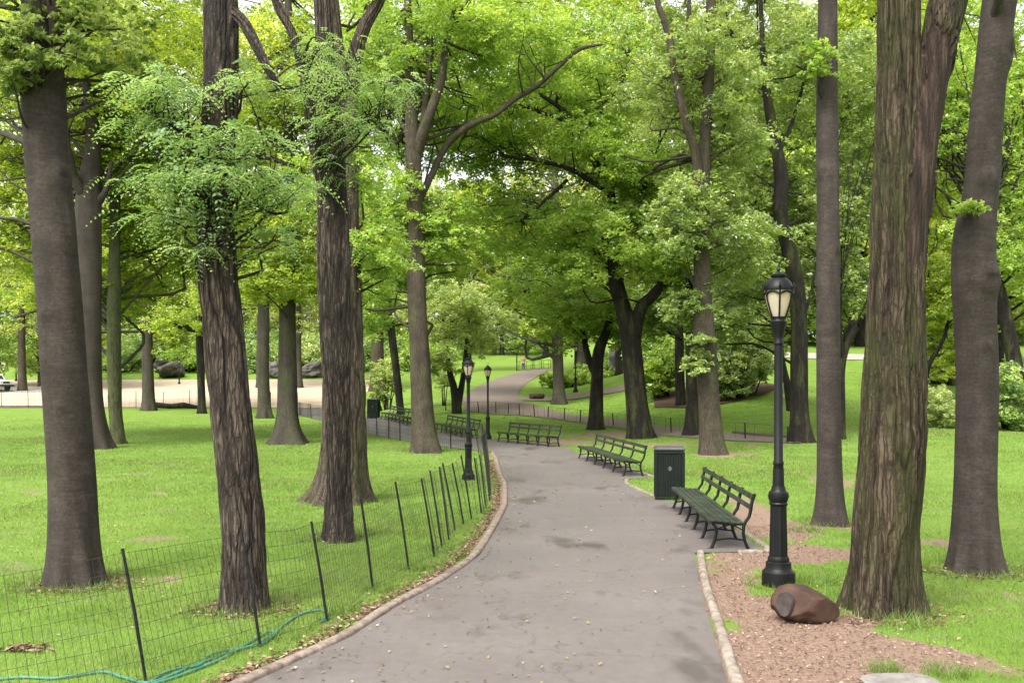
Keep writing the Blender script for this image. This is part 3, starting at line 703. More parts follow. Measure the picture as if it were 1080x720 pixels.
T('park_tree', 'tall slim straight smooth trunk rising behind the front lamp post', 'tree', None, 'smooth', 'mid',
  [(876,553,33),(875,500,27),(874,400,25),(873,300,24),(873,200,23),(872,100,22),(873,0,20),(873,-80,19),(874,-300,13)], [[(872,70,5),(855,75,3),(840,70,2)]],
  [(864,62,10,24,-.4,.3,10,9),(880,-190,160,80,0,2.5,30,28)], .75, leaf=(.085,.045), per=80, nang=64, nlen=170, seed=6, rough=.055, knots=((5.7,5.3,.03,.09),(3.2,4.6,.02,.06),(4.4,4.1,.025,.07),(1.4,4.8,.02,.05)), lobes=4)
T('park_tree', 'mossy forked near trunk with a long stripped reddish scar up its right limb', 'tree', None, 'mossy', 'mid',
  [(931,644,66),(933,560,64),(940,480,64),(943,400,61),(945,330,55),(946,260,52),(947,200,49),(948,150,45),(948,80,43),(948,0,42),(946,-100,38),(940,-300,28)],
  [[(945,400,40,-.02),(949,330,48,-.03),(955,260,48,-.05),(963,200,44,-.06),(974,130,41,-.05),(988,55,39,-.03),(1000,0,38,0),(1020,-100,34,.1),(1050,-260,24,.2)], [(985,110,8),(1006,60,5),(1000,25,3)]],
  [(960,-240,220,90,0,2,24,30)], .75, fur=.042, nf=22, leaf=(.085,.045), per=120, nang=260, nlen=560, seed=7, lobes=4, flen=1.0, flare_h=.30, strips={0: (.15, 3.5, 4.35, 1.45)}, branch=.3)
T('park_tree', 'smooth grey knobbly trunk leaning right at the right edge of the near lawn', 'tree', None, 'smooth', 'mid',
  [(1030,602,52),(1029,560,46),(1029,500,43),(1030,400,42),(1028,340,42),(1027,290,44),(1028,250,42),(1033,215,36),(1037,180,35),(1041,120,34),(1047,60,33),(1055,0,34),(1064,-60,32),(1080,-260,22)], [[(1046,30,12),(1060,-20,9),(1090,-90,6)]],
  [(1030,216,18,6,-.35,.2,9,7),(1060,-220,170,90,0,2.5,28,28)], .55, leaf=(.07,.035), per=40, nang=80, nlen=200, seed=8, lobes=6, rough=.06, knots=((4.75,4.75,.045,.09),(3.55,4.35,.055,.16),(2.75,4.65,.035,.07),(4.2,5.6,.03,.12),(1.6,4.2,.015,.05),(6.3,3.9,.05,.2),(.9,4.9,.02,.08)))
LV = (.155, .085)
T('park_tree', 'dark trunk half hidden behind the leaning grey trunk on the left', 'tree', None, 'smooth', 'yellow',
  [(104,473,27),(98,440,25),(95,400,24),(94,300,25),(93,210,26),(98,150,15),(95,90,15),(88,60,12),(80,-10,9),(78,-120,7)], [[(94,215,14),(80,190,9),(70,150,7),(66,100,6)],[(104,212,10),(112,200,6),(118,170,4)]],
  [(120,55,120,70,0,4,95,20),(60,100,140,130,7,3,85,20),(190,10,90,60,9,3,45,20),(75,170,40,40,2,2,22,16),(10,230,70,60,3,3,40,18),(0,130,60,60,3,3,40,18),(140,140,60,45,2,3,35,18)], .5, leaf=LV, per=210, seed=9, nang=40)
T('park_tree', 'thin lichen covered trunk just right of the pair of left trunks', 'tree', None, 'lichen', 'yellow',
  [(125,468,14),(121,420,14),(120,340,14),(121,250,11),(122,150,9),(120,60,7),(118,-40,5)], [],
  [(150,180,70,60,1,3,50,18),(150,80,100,80,7,3,55,20),(90,310,90,36,6,3,40,14),(170,250,60,50,3,3,40,18),(140,300,40,30,3,3,16,16),(60,300,50,35,6,3,22,16)], .6, leaf=LV, per=200, seed=10, fur=.02, nf=10, nang=60)
T('park_tree', 'flared straight grey trunk standing on the middle of the left lawn', 'tree', None, 'grey', 'yellow',
  [(304,468,28),(303,440,22),(303,400,20),(303,350,18),(303,300,17),(303,200,14),(304,80,9),(304,-60,6)], [[(303,270,7),(320,230,5),(340,200,4)]],
  [(300,110,100,95,2,4,100,19),(335,60,120,80,7,4,65,20),(305,240,75,55,0,3,50,17),(285,288,45,28,-1,2,22,14),(335,300,22,22,-1,1,8,13)], 1.6, leaf=LV, per=210, seed=11, nang=40)
T('park_tree', 'straight grey trunk just left behind the flared lawn tree', 'tree', None, 'grey', 'yellow',
  [(279,441,15),(278,400,12),(278,350,12),(278,280,11),(277,150,8),(277,40,5)], [],
  [(255,200,60,80,2,4,55,17),(230,110,90,100,6,4,65,17),(235,290,50,32,0,3,30,15)], .9, leaf=(.18,.10), per=190, seed=12, nang=30)
T('park_tree', 'slender trunk left of the furrowed near tree at the far edge of the left lawn', 'tree', None, 'grey', 'yellow',
  [(157,433,13),(156,400,12),(155,350,11),(155,250,10),(154,120,7),(153,20,4)], [],
  [(150,230,80,55,2,4,50,14),(90,300,100,34,2,4,44,12),(260,300,50,30,4,4,24,12),(175,300,55,28,1,3,24,12),(185,345,40,18,0,3,16,10)], .8, leaf=(.24,.13), per=190, seed=13)
T('park_tree', 'thin trunk with a crooked dark branch showing left of the furrowed near tree', 'tree', None, 'dark', 'yellow',
  [(213,436,9),(212,400,8),(211,350,9),(209,250,7),(208,140,5)], [[(211,348,7),(195,345,7),(182,340,6),(168,332,6),(158,326,5),(142,317,3)],[(163,328,4),(163,316,3),(162,312,2)]],
  [(205,230,60,70,1,3,42,14),(195,335,45,16,-1,2,20,10)], .6, leaf=(.22,.12), per=180, seed=14)
T('park_tree', 'tall trunk rising beside the bend of the path with a long arching branch', 'tree', None, 'brown', 'mid',
  [(450,477,27.9),(446,440,23.8),(443,380,21.3),(440,320,19.7),(438,240,17.2),(436,170,16.4),(434,120,13.1),(432,60,9.8),(430,0,7.4),(428,-80,4.9)],
  [[(440,160,13),(446,140,12),(455,115,10),(465,85,9),(470,50,7),(482,0,5),(490,-40,3)], [(446,135,7),(448,110,6),(453,75,5),(455,40,4)], [(440,215,8,.3),(455,185,7,.6),(470,155,7,.7),(487,138,7,.6),(505,128,6,.5),(522,121,6,.4),(545,103,6,.2),(565,92,5,0),(590,70,4,-.3),(612,52,4,-.3),(636,47,2,-.3)]],
  [(440,40,100,70,1.5,3,75,19),(470,110,75,95,8,4,80,20),(490,10,100,55,9,3,50,20),(395,120,60,90,7,4,50,20),(425,225,42,50,.4,1.5,36,15),(470,250,38,45,1.5,2,28,15),(530,40,80,60,1,3,45,18),(385,330,30,30,3,2,14,14),(410,290,30,25,2,2,14,14)], .75, leaf=(.14,.075), per=200, seed=15, nang=50, nlen=110, knots=((2.6,5.0,.03,.2),))
T('park_tree', 'dark forked tree with arching limbs right of the far benches', 'tree', None, 'dark', 'mid',
  [(676,462,25.8),(672,430,23.2),(668,390,21.5),(664,350,20.6),(657,325,17.2),(650,300,16.3),(647,270,12.9),(648,240,10.3),(642,195,8.6),(630,175,7.7),(618,155,7.7),(605,130,6.9),(592,115,5.2),(570,100,3.4)],
  [[(668,358,16),(676,325,13),(690,310,11),(704,290,10),(712,260,7),(722,220,5)], [(645,205,5),(622,190,6),(600,178,5),(570,170,4),(530,165,3)], [(598,190,4),(590,198,4),(572,214,4),(548,234,3)], [(610,140,4),(640,112,4),(660,75,3),(664,45,2)], [(648,245,5),(668,220,4),(690,170,3),(700,120,2)],[(600,128,5),(575,120,4),(545,108,4),(515,90,3)]],
  [(570,110,95,70,1,4.5,66,20),(640,70,100,75,2.5,4,64,20),(560,235,85,42,2.5,4,40,18),(625,260,50,45,-.5,3,40,17),(690,215,50,70,1.5,3,50,18),(700,270,40,32,-1.2,1.5,22,15),(655,165,50,35,0,3,25,17),(510,150,50,60,3,3,34,18)], .55, leaf=(.16,.085), per=215, seed=16, nang=48, nlen=110, branch=.5)
T('park_tree', 'small dark trunk forking low beneath a spreading crown by the far path', 'tree', None, 'dark', 'mid',
  [(628,453,16.4),(629,420,13.9),(630,395,12.3),(632,370,12.3),(641,345,8.2),(650,300,5.7),(655,260,4.1)], [[(628,395,8),(620,375,7),(612,340,5),(600,310,4)]],
  [(620,325,52,32,.5,3,50,15),(575,300,50,35,3,3,36,15),(660,345,30,16,1,2,14,12)], .6, leaf=(.17,.09), per=200, seed=17)
T('park_tree', 'pale grey trunk where the side path leaves the rising path', 'tree', None, 'grey', 'yellow',
  [(590,426,14.4),(589,400,11.7),(588,370,11.7),(587,300,9.9),(586,220,7.2),(585,120,4.5)], [],
  [(600,70,150,110,3,6,150,16),(560,265,75,55,3,5,55,13),(540,325,60,36,8,4,40,11),(470,240,60,70,8,5,50,13),(590,330,50,26,0,3,26,11),(520,240,60,50,4,4,36,13)], .8, leaf=(.26,.14), per=200, seed=18)
T('park_tree', 'brown trunk with leafy sprouts and two tall limbs just beyond the litter bin', 'tree', None, 'brown', 'grey',
  [(752,479,26),(749,440,23),(746,400,22),(743,365,24),(741,320,20),(740,270,17),(741,220,15),(744,150,13),(748,80,11),(750,0,10),(752,-80,7)],
  [[(741,240,10),(735,170,10),(724,130,9),(713,85,8),(706,40,7),(693,0,6),(688,-40,4)], [(716,90,5),(724,50,5),(727,0,4),(728,-40,3)], [(741,330,4),(732,300,3),(720,285,2)]],
  [(715,60,60,85,1,3,60,17),(785,10,60,40,7,3,34,18),(695,150,55,100,8,4,45,18),(775,130,40,70,.8,2.5,42,16),(770,250,40,55,1.5,2.5,40,16),(735,372,12,20,-.4,.5,9,7),(725,325,26,22,.2,1,16,11),(720,225,30,40,-.6,1.2,26,14)], .55, leaf=(.13,.07), per=190, seed=19, nang=50, nlen=120, knots=((3.6,4.6,.06,.18),(5.0,5.2,.05,.2)))
T('park_tree', 'dark trunk left behind the brown two limbed trunk', 'tree', None, 'dark', 'dark', [(731,459,19),(731,430,15),(730,390,14),(729,340,12),(728,280,9),(727,220,6)], [],
  [(725,290,40,30,1,2.5,26,14),(700,330,30,20,1,2,14,12)], .6, leaf=(.16,.085), per=190, seed=20)
T('park_tree', 'narrow blackish trunk half hidden beneath the overhanging shrub', 'tree', None, 'dark', 'dark', [(718,428,10),(717,395,10),(716,340,9),(715,280,7)], [], [(705,320,45,25,0,3,20,11)], .5, leaf=(.2,.11), per=180, seed=21)
T('park_tree', 'dark wavy trunk rising just right of the front lamp post', 'tree', None, 'dark', 'grey',
  [(846,466,24),(843,430,19),(843,380,18),(842,330,17),(838,290,17),(830,255,15),(823,225,15),(824,190,15),(819,155,12),(811,115,10),(806,75,7),(803,20,5),(800,-50,4)],
  [[(828,248,7),(812,234,6),(800,235,6),(789,248,5),(780,246,3)], [(820,165,5),(835,130,4),(850,80,3)], [(842,350,4),(855,310,3),(862,270,2)]],
  [(825,75,70,75,1.5,3.5,60,18),(800,185,35,45,2,2,26,16),(850,230,30,80,1.8,2,36,15),(790,290,40,40,2,2.5,28,15),(765,335,30,28,1,2,16,13)], .75, leaf=(.15,.08), per=200, seed=22, nang=44, nlen=110, knots=((8.3,4.8,.07,.2),))
T('park_tree', 'leaning dark trunk behind the right edge trunk among shrubs', 'tree', None, 'dark', 'mid',
  [(1072,447,16),(1072,400,16),(1064,350,14),(1055,310,13),(1048,280,11),(1040,240,9),(1036,180,6)], [],
  [(1055,250,50,60,1,3,46,17),(1010,60,95,120,9,4,95,18),(1070,140,60,90,2,3,60,18),(1000,120,40,90,3,3,50,17)], .5, leaf=(.17,.09), per=200, seed=23)
T('park_tree', 'thin dark leaning trunk left behind the tall bend tree', 'tree', None, 'dark', 'mid', [(423,437,8),(419,400,8),(413,350,8),(408,300,6),(404,240,4)], [],
  [(410,305,34,36,1,3,26,13),(395,340,25,20,1,2,10,11)], .4, leaf=(.19,.1), per=190, seed=24)
T('park_tree', 'small twin stemmed tree with pale foliage behind the path lamps', 'tree', None, 'dark', 'pale', [(482,436,10),(479,410,8),(474,390,6),(469,350,4),(466,310,3)], [[(483,428,8),(488,400,6),(491,375,5),(495,330,3)]],
  [(480,330,38,45,0,3,50,11),(512,335,34,40,3,3,36,9),(470,385,26,12,-1,1.5,8,8)], .4, leaf=(.2,.09), per=200, seed=25)
T('park_tree', 'thin trunk with a broken leaning stub just right of the slim straight trunk', 'tree', None, 'dark', 'grey', [(888,463,8),(888,420,7),(888,390,7),(893,365,7),(903,345,7)], [[(889,380,5),(885,340,4),(880,290,3)]],
  [(890,300,32,40,1.5,2.5,26,14),(900,200,35,70,3,3,40,16),(905,90,45,70,3,3,46,17)], .4, leaf=(.16,.085), per=190, seed=26)
T('park_tree', 'short thin leaning trunk between the lamp post and the wavy dark trunk', 'tree', None, 'dark', 'pale', [(834,433,8),(831,410,8),(826,385,6),(821,350,5),(818,310,3)], [],
  [(815,320,32,36,1,3,26,12)], .4, leaf=(.2,.1), per=190, seed=27)
T('park_tree', 'small tree with slanting stems behind the pale weed clump at right', 'tree', None, 'dark', 'yellow', [(975,425,7),(977,395,6),(983,378,5),(996,355,4),(1003,320,3)], [[(978,392,4),(974,360,3),(972,310,2)]],
  [(990,310,32,60,1,3,42,13),(995,375,22,22,.5,2,14,10),(985,200,30,60,2,3,34,14)], .4, leaf=(.2,.11), per=190, seed=28)
for px, py, w, x2, lab in ((24,412,9,23,'thin grey trunk right of the white off-roader on the sandy field'), (45,404,9,43,'trunk on the sandy field just left of the leaning grey trunk'), (316,409,7,315,'far slim trunk at the sand edge right of the flared lawn tree'), (273,409,6,273,'faint far trunk at the sand edge behind two lawn trunks'), (398,412,16,398,'thick reddish far trunk behind the pale sapling'), (495,393,6,494,'far dark trunk beside the top of the rising path'), (609,388,7,609,'far trunk on the crest right of the rising path'), (653,395,8,652,'far mossy trunk above the low hedge')):
    T('park_tree', lab, 'tree', None, 'brown' if px in (24, 398) else 'dark' if px > 490 else 'grey', 'far', [(px,py,w),(x2,py-40,w*.85),(x2,py-120,w*.6),(x2,py-190,w*.3)], [], [(x2,py-150,48,60,0,4,34,11),(x2+10,py-80,34,20,0,3,10,9)], .5, leaf=(.32,.18), per=150, seed=int(px)+300, nang=14, nlen=30)

# ------------------------------------------------------------------ metal and other materials
M_BLACK = mat_plain('black_painted_iron', (.007,.0072,.007,1), (.004,.004,.004,1), 5, .45, .2, .12, 50)
M_GREENPAINT = mat_plain('dark_green_paint', (.011,.016,.012,1), (.006,.009,.007,1), 4, .65, .12, .2, 60)
M_SLAT = mat_plain('weathered_green_slat', (.046,.054,.037,1), (.015,.019,.013,1), 3.5, .75, .12, .3, 50)
M_STAKE = mat_plain('fence_stake_steel', (.015,.017,.015,1), (.008,.009,.008,1), 9, .7, .15)
M_WIRE = mat_plain('fence_wire', (.045,.040,.034,1), (.025,.022,.018,1), 20, .7, .2)
def mat_glass(name):
    t = NT(name)
    v = t.coord((9, 9, .4))
    c = t.ramp(t.noise(v, 3, 3), [(.3, (.78,.64,.46,1)), (.7, (.88,.80,.66,1))])
    d = t.n('ShaderNodeBsdfDiffuse'); tr = t.n('ShaderNodeBsdfTranslucent'); g = t.n('ShaderNodeBsdfGlossy'); g.inputs['Roughness'].default_value = .15
    t.l(c, d.inputs[0]); t.l(c, tr.inputs[0])
    m = t.n('ShaderNodeMixShader'); m.inputs[0].default_value = .6; t.l(d.outputs[0], m.inputs[1]); t.l(tr.outputs[0], m.inputs[2])
    m2 = t.n('ShaderNodeMixShader'); m2.inputs[0].default_value = .08; t.l(m.outputs[0], m2.inputs[1]); t.l(g.outputs[0], m2.inputs[2])
    t.l(m2.outputs[0], t.out.inputs[0]); return t.m
M_GLASS = mat_glass('frosted_lamp_glass')

# ------------------------------------------------------------------ wire fences
def fence(name, label, posts, height, lean, spacing, rows, wr, pr, mat_wire=M_WIRE, sag=.0, seed=0, panel='wire_mesh', group=None):
    r = np.random.default_rng(seed)
    b = np.array([posts[0][0], posts[0][1], gz(*posts[0][:2])])
    root = empty(name, b, label, 'fence', group)
    tops = []; bots = []
    for (x, y) in posts:
        z = gz(x, y); h = height*(1+r.uniform(-.07, .07)); lx, ly = lean[0]+r.uniform(-.05, .05), lean[1]+r.uniform(-.05, .05)
        p0 = np.array([x, y, z]); p1 = p0+np.array([lx, ly, h]); bots.append(p0); tops.append(p1)
        m = MB(); pts = [p0-np.array([0, 0, .1])-b, p0*.5+p1*.5-b, p1-b]
        if pr > .012:
            d = (p1-p0)/np.linalg.norm(p1-p0); mid = (p0+p1)/2-b
            m.tube(pts, [pr*.95, pr, pr*.9], 6)
            for q in np.arange(.12, .98, .1):   # studs of a T post
                c = p0+(p1-p0)*q-b; m.box(c+np.array([0, -pr*.9, 0]), (pr*.9, pr*.8, .014))
        else: m.tube(pts, pr, 5)
        m.build('post', M_STAKE, root)
    w = MB()
    for i in range(len(posts)-1):
        L = np.linalg.norm(bots[i+1]-bots[i]); n = max(2, int(L/spacing))
        s1 = r.uniform(.3, 1)*sag*L; by = r.uniform(-.04, .04)
        def P(f, h):
            q = (bots[i]*(1-f)+bots[i+1]*f)*(1-h)+(tops[i]*(1-f)+tops[i+1]*f)*h
            bow = math.sin(math.pi*f)
            q = q+np.array([by*bow*h*1.5+.02*math.sin(9*f+i), .02*math.cos(7*f+2*i)*bow, -s1*bow*h])
            return q-b
        for j in range(rows):
            h = .04+.93*j/(rows-1)
            w.tube([P(f, h) for f in np.linspace(0, 1, 9)], wr*1.15, 3, False)
        for k in range(n):
            f = (k+.5)/n
            w.tube([P(f, .03), P(f, .5), P(f, .98)], wr, 3, False)
    w.build(panel, mat_wire, root)
    return root
FP = [(-4.55,5.7),(-2.74,7.5),(-2.14,8.53),(-1.74,9.45),(-1.51,10.9),(-1.24,12.1),(-1.0,13.0),(-.95,13.7),(-.90,14.4),(-.86,15.3),(-.76,16.0),(-.66,16.6),(-.52,17.3),(-.47,18.2),(-.42,19.2),(-.43,20.2),(-.45,21.2),(-.48,22.3),(-.52,23.4),(-.55,24.5),(-.58,25.8),(-.62,27.0),(-.66,28.2),(-.72,29.3),(-.80,30.4),(-1.05,32.2)]
fence('wire_fence', 'sagging wire mesh fence on thin leaning stakes along the left side of the path', FP, 1.0, (-.16, .02), .060, 8, .0017, .0135, sag=.035, seed=3)
fence('wire_fence', 'wire fence on thin stakes along the lawn side of the path bending away left', [(-1.35,33.2),(-2.1,34.3),(-2.9,35.6),(-3.7,37.3),(-4.35,38.7),(-5.0,40.4),(-5.7,42.1),(-6.5,44.2),(-8.0,48.5),(-9.5,53.5),(-11.3,59.5),(-13.0,64.5),(-15,70.5),(-17.5,78)], .95, (-.05, 0), .12, 7, .0035, .022, seed=4)
fence('wire_fence', 'low wire fence on short stakes before the path climbing the rise', [gpx(a, b)[:2] for a, b in ((470,433),(487,434),(505,435),(523,436),(536,436.5),(548,438),(564,439.5),(578,440.5),(595,443),(612,445.5),(630,447),(647,449),(684,454),(708,456.5),(745,460),(786,463),(830,467))], .62, (-.02, 0), .9, 2, .006, .028, seed=5, panel='wire_strands')
fence('wire_fence', 'pale see through wire fence along the near edge of the sandy field', [(x, 85.0+.01*x*0) for x in np.arange(-62, -16, 2.3)], 1.45, (0, 0), .35, 3, .006, .03, seed=6, panel='wire_strands')
fence('rail_fence', 'low rail fence across the top of the climbing path', [gpx(a, b)[:2] for a, b in ((545,391),(553,390.5),(562,389.5),(571,389),(581,388.5))], 1.05, (0, 0), 40, 3, .022, .04, M_STAKE, seed=7, panel='rails')

# ------------------------------------------------------------------ lamp posts
def lamp(loc, H, label, detail=True):
    root = empty('lamp_post', loc, label, 'lamp post', 'cast iron park lamp posts')
    k = H/3.58; n = 32 if detail else 14
    m = MB()
    pr = [(.185,-.03),(.185,.10),(.18,.155),(.150,.185),(.142,.20),(.140,.26),(.118,.275),(.122,.30),(.108,.33)]
    m.lathe([(a*k, b*k) for a, b in pr], 28); m.build('base', M_BLACK, root, True)
    m = MB(); m.lathe([(.100*k,.325*k),(.094*k,.60*k),(.088*k,.86*k),(.088*k,.90*k)], n*2 if detail else n, flute=.045 if detail else 0, nf=12)
    m.lathe([(.088*k,.895*k),(.10*k,.905*k),(.104*k,.92*k),(.096*k,.935*k),(.105*k,.96*k),(.116*k,1.0*k),(.108*k,1.045*k),(.085*k,1.065*k),(.078*k,1.09*k),(.070*k,1.12*k)], n)
    m.lathe([(.064*k,1.115*k),(.060*k,1.30*k),(.052*k,1.345*k),(.060*k,1.36*k),(.060*k,1.385*k),(.05*k,1.40*k),(.047*k,2.72*k)], n, flute=.03 if detail else 0, nf=10)
    m.build('post', M_BLACK, root, True)
    m = MB(); m.lathe([(.046*k,2.70*k),(.058*k,2.715*k),(.058*k,2.735*k),(.050*k,2.75*k),(.056*k,2.80*k),(.068*k,2.87*k),(.086*k,2.93*k),(.094*k,2.965*k),(.080*k,2.98*k),(.072*k,3.0*k)], n)
    m.build('capital', M_BLACK, root, True)
    body = [(.072,3.0),(.098,3.06),(.122,3.13),(.142,3.20),(.155,3.27),(.160,3.325)]
    m = MB(); m.lathe([(a*k*.96, b*k) for a, b in body], 24); m.build('lamp_glass', M_GLASS, root, True)
    m = MB()
    for q in range(6):
        th = 2*math.pi*(q+.35)/6
        m.tube([(a*k*1.03*math.cos(th), a*k*1.03*math.sin(th), b*k) for a, b in body], .0105*k, 6)
        # leaf shaped spikes standing off the shoulder
        m.tube([(.168*k*math.cos(th), .168*k*math.sin(th), 3.325*k), (.183*k*math.cos(th), .183*k*math.sin(th), 3.36*k), (.178*k*math.cos(th), .178*k*math.sin(th), 3.40*k)], [.013*k, .016*k, .004*k], 6)
        # scallops between the ribs
        a2 = th+math.pi/6
        pts = []
        for e in np.linspace(-1, 1, 9):
            aa = a2+e*math.pi/6; pts.append((.163*k*math.cos(aa), .163*k*math.sin(aa), (3.30-.035*abs(e)**2)*k))
        m.tube(pts, .012*k, 6)
    m.lathe([(.078*k,2.995*k),(.083*k,3.01*k),(.078*k,3.025*k)], 24)
    m.build('lantern_cage', M_BLACK, root, True)
    m = MB(); m.lathe([(.165*k,3.315*k),(.170*k,3.33*k),(.158*k,3.365*k),(.132*k,3.415*k),(.098*k,3.45*k),(.072*k,3.462*k),(.085*k,3.472*k),(.088*k,3.492*k),(.070*k,3.507*k),(.030*k,3.515*k)], 24)
    m.build('lantern_cap', M_BLACK, root, True)
    m = MB(); m.lathe([(.02*k,3.51*k),(.012*k,3.53*k),(.024*k,3.55*k),(.016*k,3.57*k),(.010*k,3.585*k)], 12)
    m.tube([(0, 0, 3.58*k), (.012*k, 0, 3.62*k), (.030*k, 0, 3.645*k), (.036*k, 0, 3.67*k)], [.010*k, .009*k, .008*k, .004*k], 6)
    m.build('finial', M_BLACK, root, True)
    return root
p = gpx(821, 617); lamp(p, (617-282)*p[1]/F, 'tall black lamp post with cream lantern standing on bare earth by the front bench')
p = gpx(494, 506); lamp(p, (506-375)*p[1]/F, 'black lamp post with cream lantern just behind the wire fence at the bend', True)
p = gpx(514.5, 463); lamp(p, (463-384)*p[1]/F, 'smaller looking lamp post right behind the fence corner, left of the far front facing benches', False)
p = gpx(607, 413.5); lamp(p, (413.5-362)*p[1]/F, 'far lamp post beside the side path right of the pale grey trunk', False)
p = gpx(189, 405); lamp(p, 2.9, 'tiny far lamp post at the back edge of the sandy field', False)
p = gpx(17, 402); lamp(p, 3.3, 'far thin lamp post behind the white off-roader', False)
p = gpx(408, 426); lamp(p, 2.2, 'far low lamp post beside the pale sapling past the second litter bin', False)

# ------------------------------------------------------------------ benches
def bench(p0, p1, bays, label, detail=True):
    """front feet line from p0 to p1; the seat back is to the right of p0->p1"""
    p0 = np.array(p0, float); p1 = np.array(p1, float); L = np.linalg.norm(p1-p0)
    ang = math.atan2(p1[1]-p0[1], p1[0]-p0[0])
    root = empty('park_bench', (p0[0], p0[1], gz(*p0)+.006), label, 'bench', 'slatted park benches along the path', ang)
    sl = (gz(*p1)-gz(*p0))/L
    root.scale = (1, 1, .87)
    # local: x along the bench, -y is behind (right of the direction)
    def zz(x, z): return z+sl*x
    for i in range(bays+1):
        x = L*i/bays; m = MB(); r = .0245
        def sw(pts, rr=r): m.tube([(x, -a, zz(x, b)) for a, b in pts], rr, 6)
        sw([(-.03,-.02),(-.005,.02),(.03,.12),(.055,.24),(.05,.33),(.015,.385),(.0,.41)])
        sw([(.50,-.02),(.475,.02),(.44,.12),(.42,.24),(.425,.36),(.455,.43),(.50,.50),(.52,.60),(.535,.72),(.575,.86)])
        sw([(.0,.405),(.12,.395),(.28,.375),(.44,.385)], .018)
        sw([(.03,.13),(.24,.16),(.445,.13)], .014)
        sw([(.05,.30),(.15,.345),(.24,.375),(.33,.345),(.425,.28)], .011)
        sw([(-.07,-.012),(.01,-.004)], .016); sw([(.46,-.012),(.55,-.012)], .016)
        m.build('bench_frame', M_BLACK, root, True)
    m = MB()
    for (a, z) in ((.01,.432),(.105,.425),(.2,.415),(.295,.405),(.39,.404)):
        c = (L/2, -a, zz(L/2, z)); m.box(c, (L+.06, .078, .030), ry=-math.atan(sl), bev=.008)
    m.box((L/2, .035, zz(L/2, .415)), (L+.05, .022, .055), ry=-math.atan(sl), bev=.006)
    m.build('seat', M_SLAT, root)
    for (a, z, h) in ((.525,.66,.075),(.553,.82,.085)):
        m = MB(); m.box((L/2, -a+.022, zz(L/2, z)), (L+.06, .026, h), ry=-math.atan(sl), rx=.22, bev=.007); m.build('back_slat', M_SLAT, root)
    return root
# facing left over the path: run the front line from far to near so that the back lies on the right of the drawing
bench((2.74,13.62), (2.93,18.02), 5, 'front park bench with weathered green slats on the right edge of the path')
bench((2.72,24.25), (2.02,30.0), 5, 'second dark park bench on the right, beyond the front litter bin')
bench((1.28,35.2), (-.53,38.0), 5, 'park bench facing the camera at the far end of the path where it bends')
a, b = gpx(492.5,462.5), gpx(460,455); bench(a[:2], b[:2], 6, 'park bench behind the fence between the bend tree and the lamps')
a, b = gpx(429,448.5), gpx(402,441.5); bench(a[:2], b[:2], 7, 'farthest park bench, left of the bend tree beside the second litter bin')

# ------------------------------------------------------------------ litter bins
def litter_bin(loc, h, w, rz, label, n=11):
    root = empty('litter_bin', loc, label, 'litter bin', 'dark green litter bins', rz)
    m = MB(); m.box((0, 0, h*.46), (w*.90, w*.90, h*.90), bev=.02); m.build('liner', mat_plain('bin_liner', (.02,.026,.022,1)), root)
    m = MB()
    for s in range(4):
        for k in range(n):
            q = (k+.5)/n*w-w/2; M = Matrix.Rotation(s*math.pi/2, 3, 'Z'); c = M @ Vector((q, -w/2, h*.47))
            m.box(c, (w/n*.66, .022, h*.90), rz=s*math.pi/2, bev=.006)
    m.build('slats', M_GREENPAINT, root)
    m = MB()
    for z in (.04, .90): m.box((0, 0, h*z), (w*1.07, w*1.07, h*.045), bev=.012)
    for sx in (-1, 1):
        for sy in (-1, 1): m.box((sx*w/2, sy*w/2, h*.46), (.045, .045, h*.92), bev=.012)
    m.build('frame', M_GREENPAINT, root)
    m = MB(); ring = [(.036*math.cos(2*math.pi*q/12)*(1+.25*math.cos(10*math.pi*q/12)), -w/2-.016, h*.60+.045*math.sin(2*math.pi*q/12)) for q in range(12)]
    m.add(ring+[(x, y+.006, z) for x, y, z in ring], [tuple(range(12)), tuple(reversed(range(12, 24)))]+[(q, 12+q, 12+(q+1) % 12, (q+1) % 12) for q in range(12)])
    m.build('emblem', mat_plain('emblem_pale', (.07,.085,.075,1), (.05,.06,.055,1)), root)
    m = MB(); m.box((0, 0, h*.965), (w*1.12, w*1.12, h*.075), bev=.03); m.build('lid', mat_plain('bin_lid', (.06,.068,.06,1), (.03,.036,.032,1), 5, .5), root)
p = gpx(706, 526.5); p[1] += .15; p[0] += .02
litter_bin(p, 1.02, .53, -.10, 'dark green slatted litter bin standing beside the front bench')
p = gpx(394, 441); litter_bin(p, 21*p[1]/F, 10.5*p[1]/F, -.1, 'far dark green litter bin at the left end of the farthest bench', 6)

